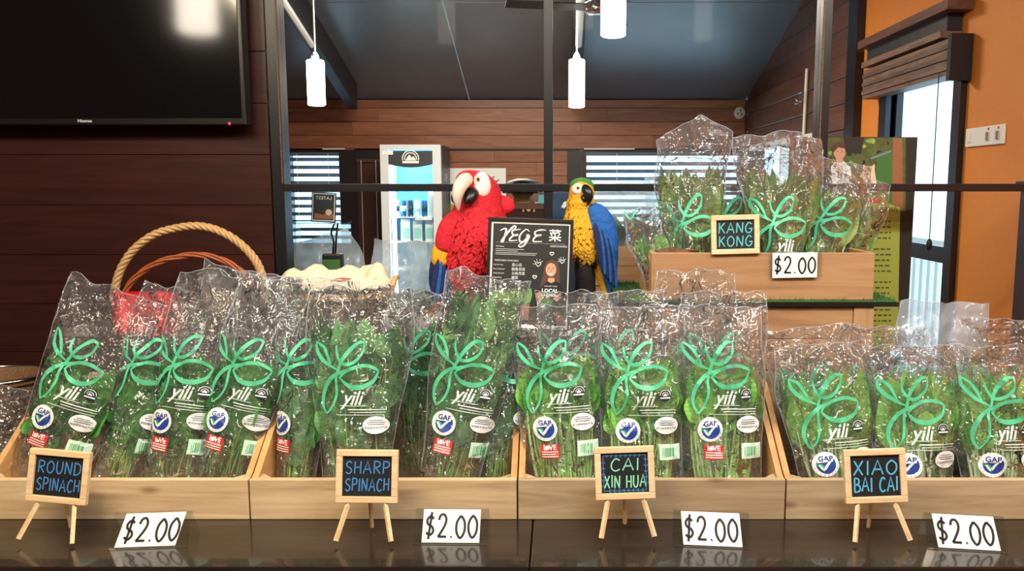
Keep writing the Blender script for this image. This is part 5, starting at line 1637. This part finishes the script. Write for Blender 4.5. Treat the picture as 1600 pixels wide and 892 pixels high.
# big poster with photo and mirrored green notice (right, behind the glass)
YQ = 2.78
q0, q1 = at(1235, 214, YQ), at(1416, 545, YQ)
bp_ = empty('standing_poster', ((q0.x+q1.x)/2, YQ, 0), label='tall standing poster with photo above a green mirrored notice', cat='poster')
kq = mpp(YQ, 1.4)
def qf(a, b, l):
    p = at(a, b, YQ); return Vector((p.x-bp_.location.x, -.001-l*.25, p.z))
boxobj('backing_board', (q0.x-bp_.location.x, 0, .95), (q1.x-bp_.location.x, .012, q0.z), 'photo_dark', bp_)
MB().box((-.12, .012, 0), (.12, .03, .949), 'black_frame').build('stand_leg', bp_)
m = MB()
m.poly([(1235,215),(1271,215),(1271,300),(1235,300)], 'maroon_photo', qf, .001)
m.poly([(1271,215),(1415,215),(1415,330),(1271,330)], 'photo_foliage', qf, .001)
rg = random.Random(21)
for k in range(110):
    x, y = rg.uniform(1275, 1410), rg.uniform(218, 326); r_ = rg.uniform(2, 5.5)
    m.poly([(x+r_*rg.uniform(.5, 1.3)*math.cos(R(a)), y+r_*rg.uniform(.5, 1.2)*math.sin(R(a))) for a in range(0, 360, 60)], rg.choice(['photo_dark', 'photo_dark', 'leaf_print_dark', 'photo_foliage', 'poster_green', 'leaf_print']), qf, .0012+.00003*k)
m.poly([(1370,240),(1395,232),(1398,330),(1365,330)], 'leaf_print_dark', qf, .006)
m.poly([(1395,216),(1409,216),(1411,330),(1393,330)], 'photo_trunk', qf, .0065)
m.poly([(1318,215),(1350,215),(1345,240),(1320,238)], 'photo_dark', qf, .006)
m.ribbon([(1360,248),(1376,242),(1392,236)], 3, 'sticker_grey', qf, 3, .0075)
m.build('photo_print', bp_)
m = MB()
m.poly([(1298,262),(1303,253),(1318,252),(1328,262),(1333,290),(1300,300)], 'card_white', qf, .012)
m.poly([(1305,243),(1316,243),(1317,254),(1306,254)], 'skin', qf, .013)
m.poly(circ(1311, 238, 9.5, 11.5, 14), 'skin', qf, .014)
m.poly([(1300,240),(1299,228),(1306,222),(1316,223),(1321,230),(1318,232),(1308,230),(1303,236)], 'hair_dark', qf, .015)
for x in (1308, 1314.5): m.poly(circ(x, 237, 1.2, .9, 6), 'hair_dark', qf, .016)
m.ribbon([(1308,243.5),(1311.5,245),(1315,243.5)], 1.2, 'card_white', qf, 2, .008)
m.poly([(1326,276),(1332,274),(1340,284),(1338,289),(1330,286)], 'skin', qf, .013)
m.text('EN', 12, 'ink_black', lambda a, b, l: qf(a, 2*274-b, l), 1315, 274, .018)
m.build('person_print', bp_)
m = MB()
m.poly([(1345,300),(1343,276),(1349,264),(1348,257),(1353,260),(1361,260),(1366,256),(1366,266),(1368,280),(1370,300)], 'dog_fur', qf, .012)
m.poly(circ(1354, 272, 2.6, 2.2, 8), 'ink_black', qf, .014); m.poly(circ(1351, 267, 1.2, n=6), 'ink_black', qf, .014); m.poly(circ(1359, 267, 1.2, n=6), 'ink_black', qf, .014)
m.build('dog_print', bp_)
m = MB()
m.poly([(1300,545),(1300,320),(1345,320),(1352,306),(1378,304),(1388,318),(1406,324),(1404,430),(1402,545)], 'poster_green', qf, .0085)
mt_ = lambda y: (lambda a, b, l: qf(a, 2*y-b, l))
m.text('Jurong Frog', 12.5, 'poster_text', mt_(328), 1372, 330, .011, mirror=True, shear=.2)
rg = random.Random(8)
for k in range(22):
    y = 346 + k*8.6
    if k in (4, 10, 15): continue
    x1 = 1392-rg.uniform(0, 4); x0 = 1345 + rg.uniform(0, 14)
    x = x1
    while x > x0:
        w = rg.uniform(3, 9); m.ribbon([(x, y), (x-w, y)], 2.6, 'poster_text', qf, 0, .011); x -= w+2.5
m.poly(circ(1366, 313, 10, 4, 10), 'sticker_red', qf, .011)
m.build('green_notice', bp_)

# shelf unit seen between the parrots with a cap, tins and a small box
YU = 3.35
su = empty('shelf_unit', (at(815, 330, YU).x, YU, 0), label='dark brown shelf unit between the two parrots behind the glass', cat='shelf')
uz = at(815, 317, YU).z; uw = 64*mpp(YU)
boxobj('unit_top', (-uw, -.14, uz-.02), (uw, .16, uz), 'brown_plank', su)
boxobj('front_panel', (-uw, -.135, .3), (uw, -.12, uz-.021), 'dark_plank', su)
for xx in (-uw, uw-.02): boxobj('side_panel', (xx, -.119, 0), (xx+.02, .15, uz-.021), 'dark_plank', su)
m = MB(); ep = at(826, 325, YU-.137); ep = Vector((ep.x-su.location.x, 0, ep.z))
m.ribbon([(ep.x+.022*math.cos(R(a)), ep.z-.008+.022*math.sin(R(a))) for a in range(-20, 201, 20)], .006, 'rattan', lambda a, b, l: Vector((a, -.1365-l, b)), 2)
m.poly(circ(ep.x, ep.z-.006, .008), 'rattan', lambda a, b, l: Vector((a, -.1365-l, b)))
m.build('emblem', su)
cp = empty('peaked_cap', (at(817, 316, YU).x, YU-.02, uz+.0005), label='dark peaked cap on a tan stand between the parrots', cat='cap')
MB().loft([(0,0,0,.05,.05), (0,0,.02,.035,.035), (0,0,.045,.05,.05)], 'rattan', 14).build('stand', cp, True)
MB().loft([(0,0,.04,.085,.08), (0,0,.065,.082,.078), (0,0,.09,.06,.058), (0,0,.10,.02,.02)], 'ink_black', 18).build('crown', cp, True)
MB().prism([(-.07,-.05),(-.055,-.12),(0,-.145),(.055,-.12),(.07,-.05)], .006, 'ink_black', lambda a, b, q: Vector((a, b, .045+q))).build('peak', cp)
tt = empty('tea_tin', (at(853, 316, YU).x, YU-.06, uz+.0005), label='teal tin beside the dark peaked cap', cat='tin')
MB().box((-.03, -.03, 0), (.03, .03, .035), 'teal_tin').build('tin_body', tt); MB().box((-.031, -.031, .0355), (.031, .031, .045), 'chrome').build('lid', tt)
bx2 = empty('snack_box', (at(787, 316, YU).x, YU-.08, uz+.0005), label='flat reddish box on the shelf unit beside the red parrot', cat='box')
MB().box((-.035, -.03, 0), (.03, .03, .018), 'red_bag').build('box_body', bx2); MB().box((-.036, -.031, .0185), (.031, .031, .026), 'card_white').build('lid', bx2)
nv_ = empty('parrot_reflection', (at(881, 330, 2.85).x, 2.86, ZN+.0005), label='navy cloth bag with white mark behind the blue parrot', cat='bag')  # block modelled in place of the blue parrot's mirrored back
nz = at(881, 300, 2.85).z - ZN
boxobj('bag_body', (-.045, -.02, 0), (.04, .02, nz), 'navy_reflection', nv_, .008)
m = MB(); fn = lambda a, b, l: Vector((a, -.0215-l, b)); zc_ = at(885, 322, 2.85).z-ZN
m.poly([(-.01, zc_-.004), (.0, zc_+.014), (.016, zc_+.02), (.018, zc_+.012), (.002, zc_-.008)], 'white_ink', fn); m.poly([(.012, zc_-.006), (.022, zc_-.002), (.024, zc_-.014), (.014, zc_-.016)], 'white_ink', fn)
m.build('white_mark', nv_)
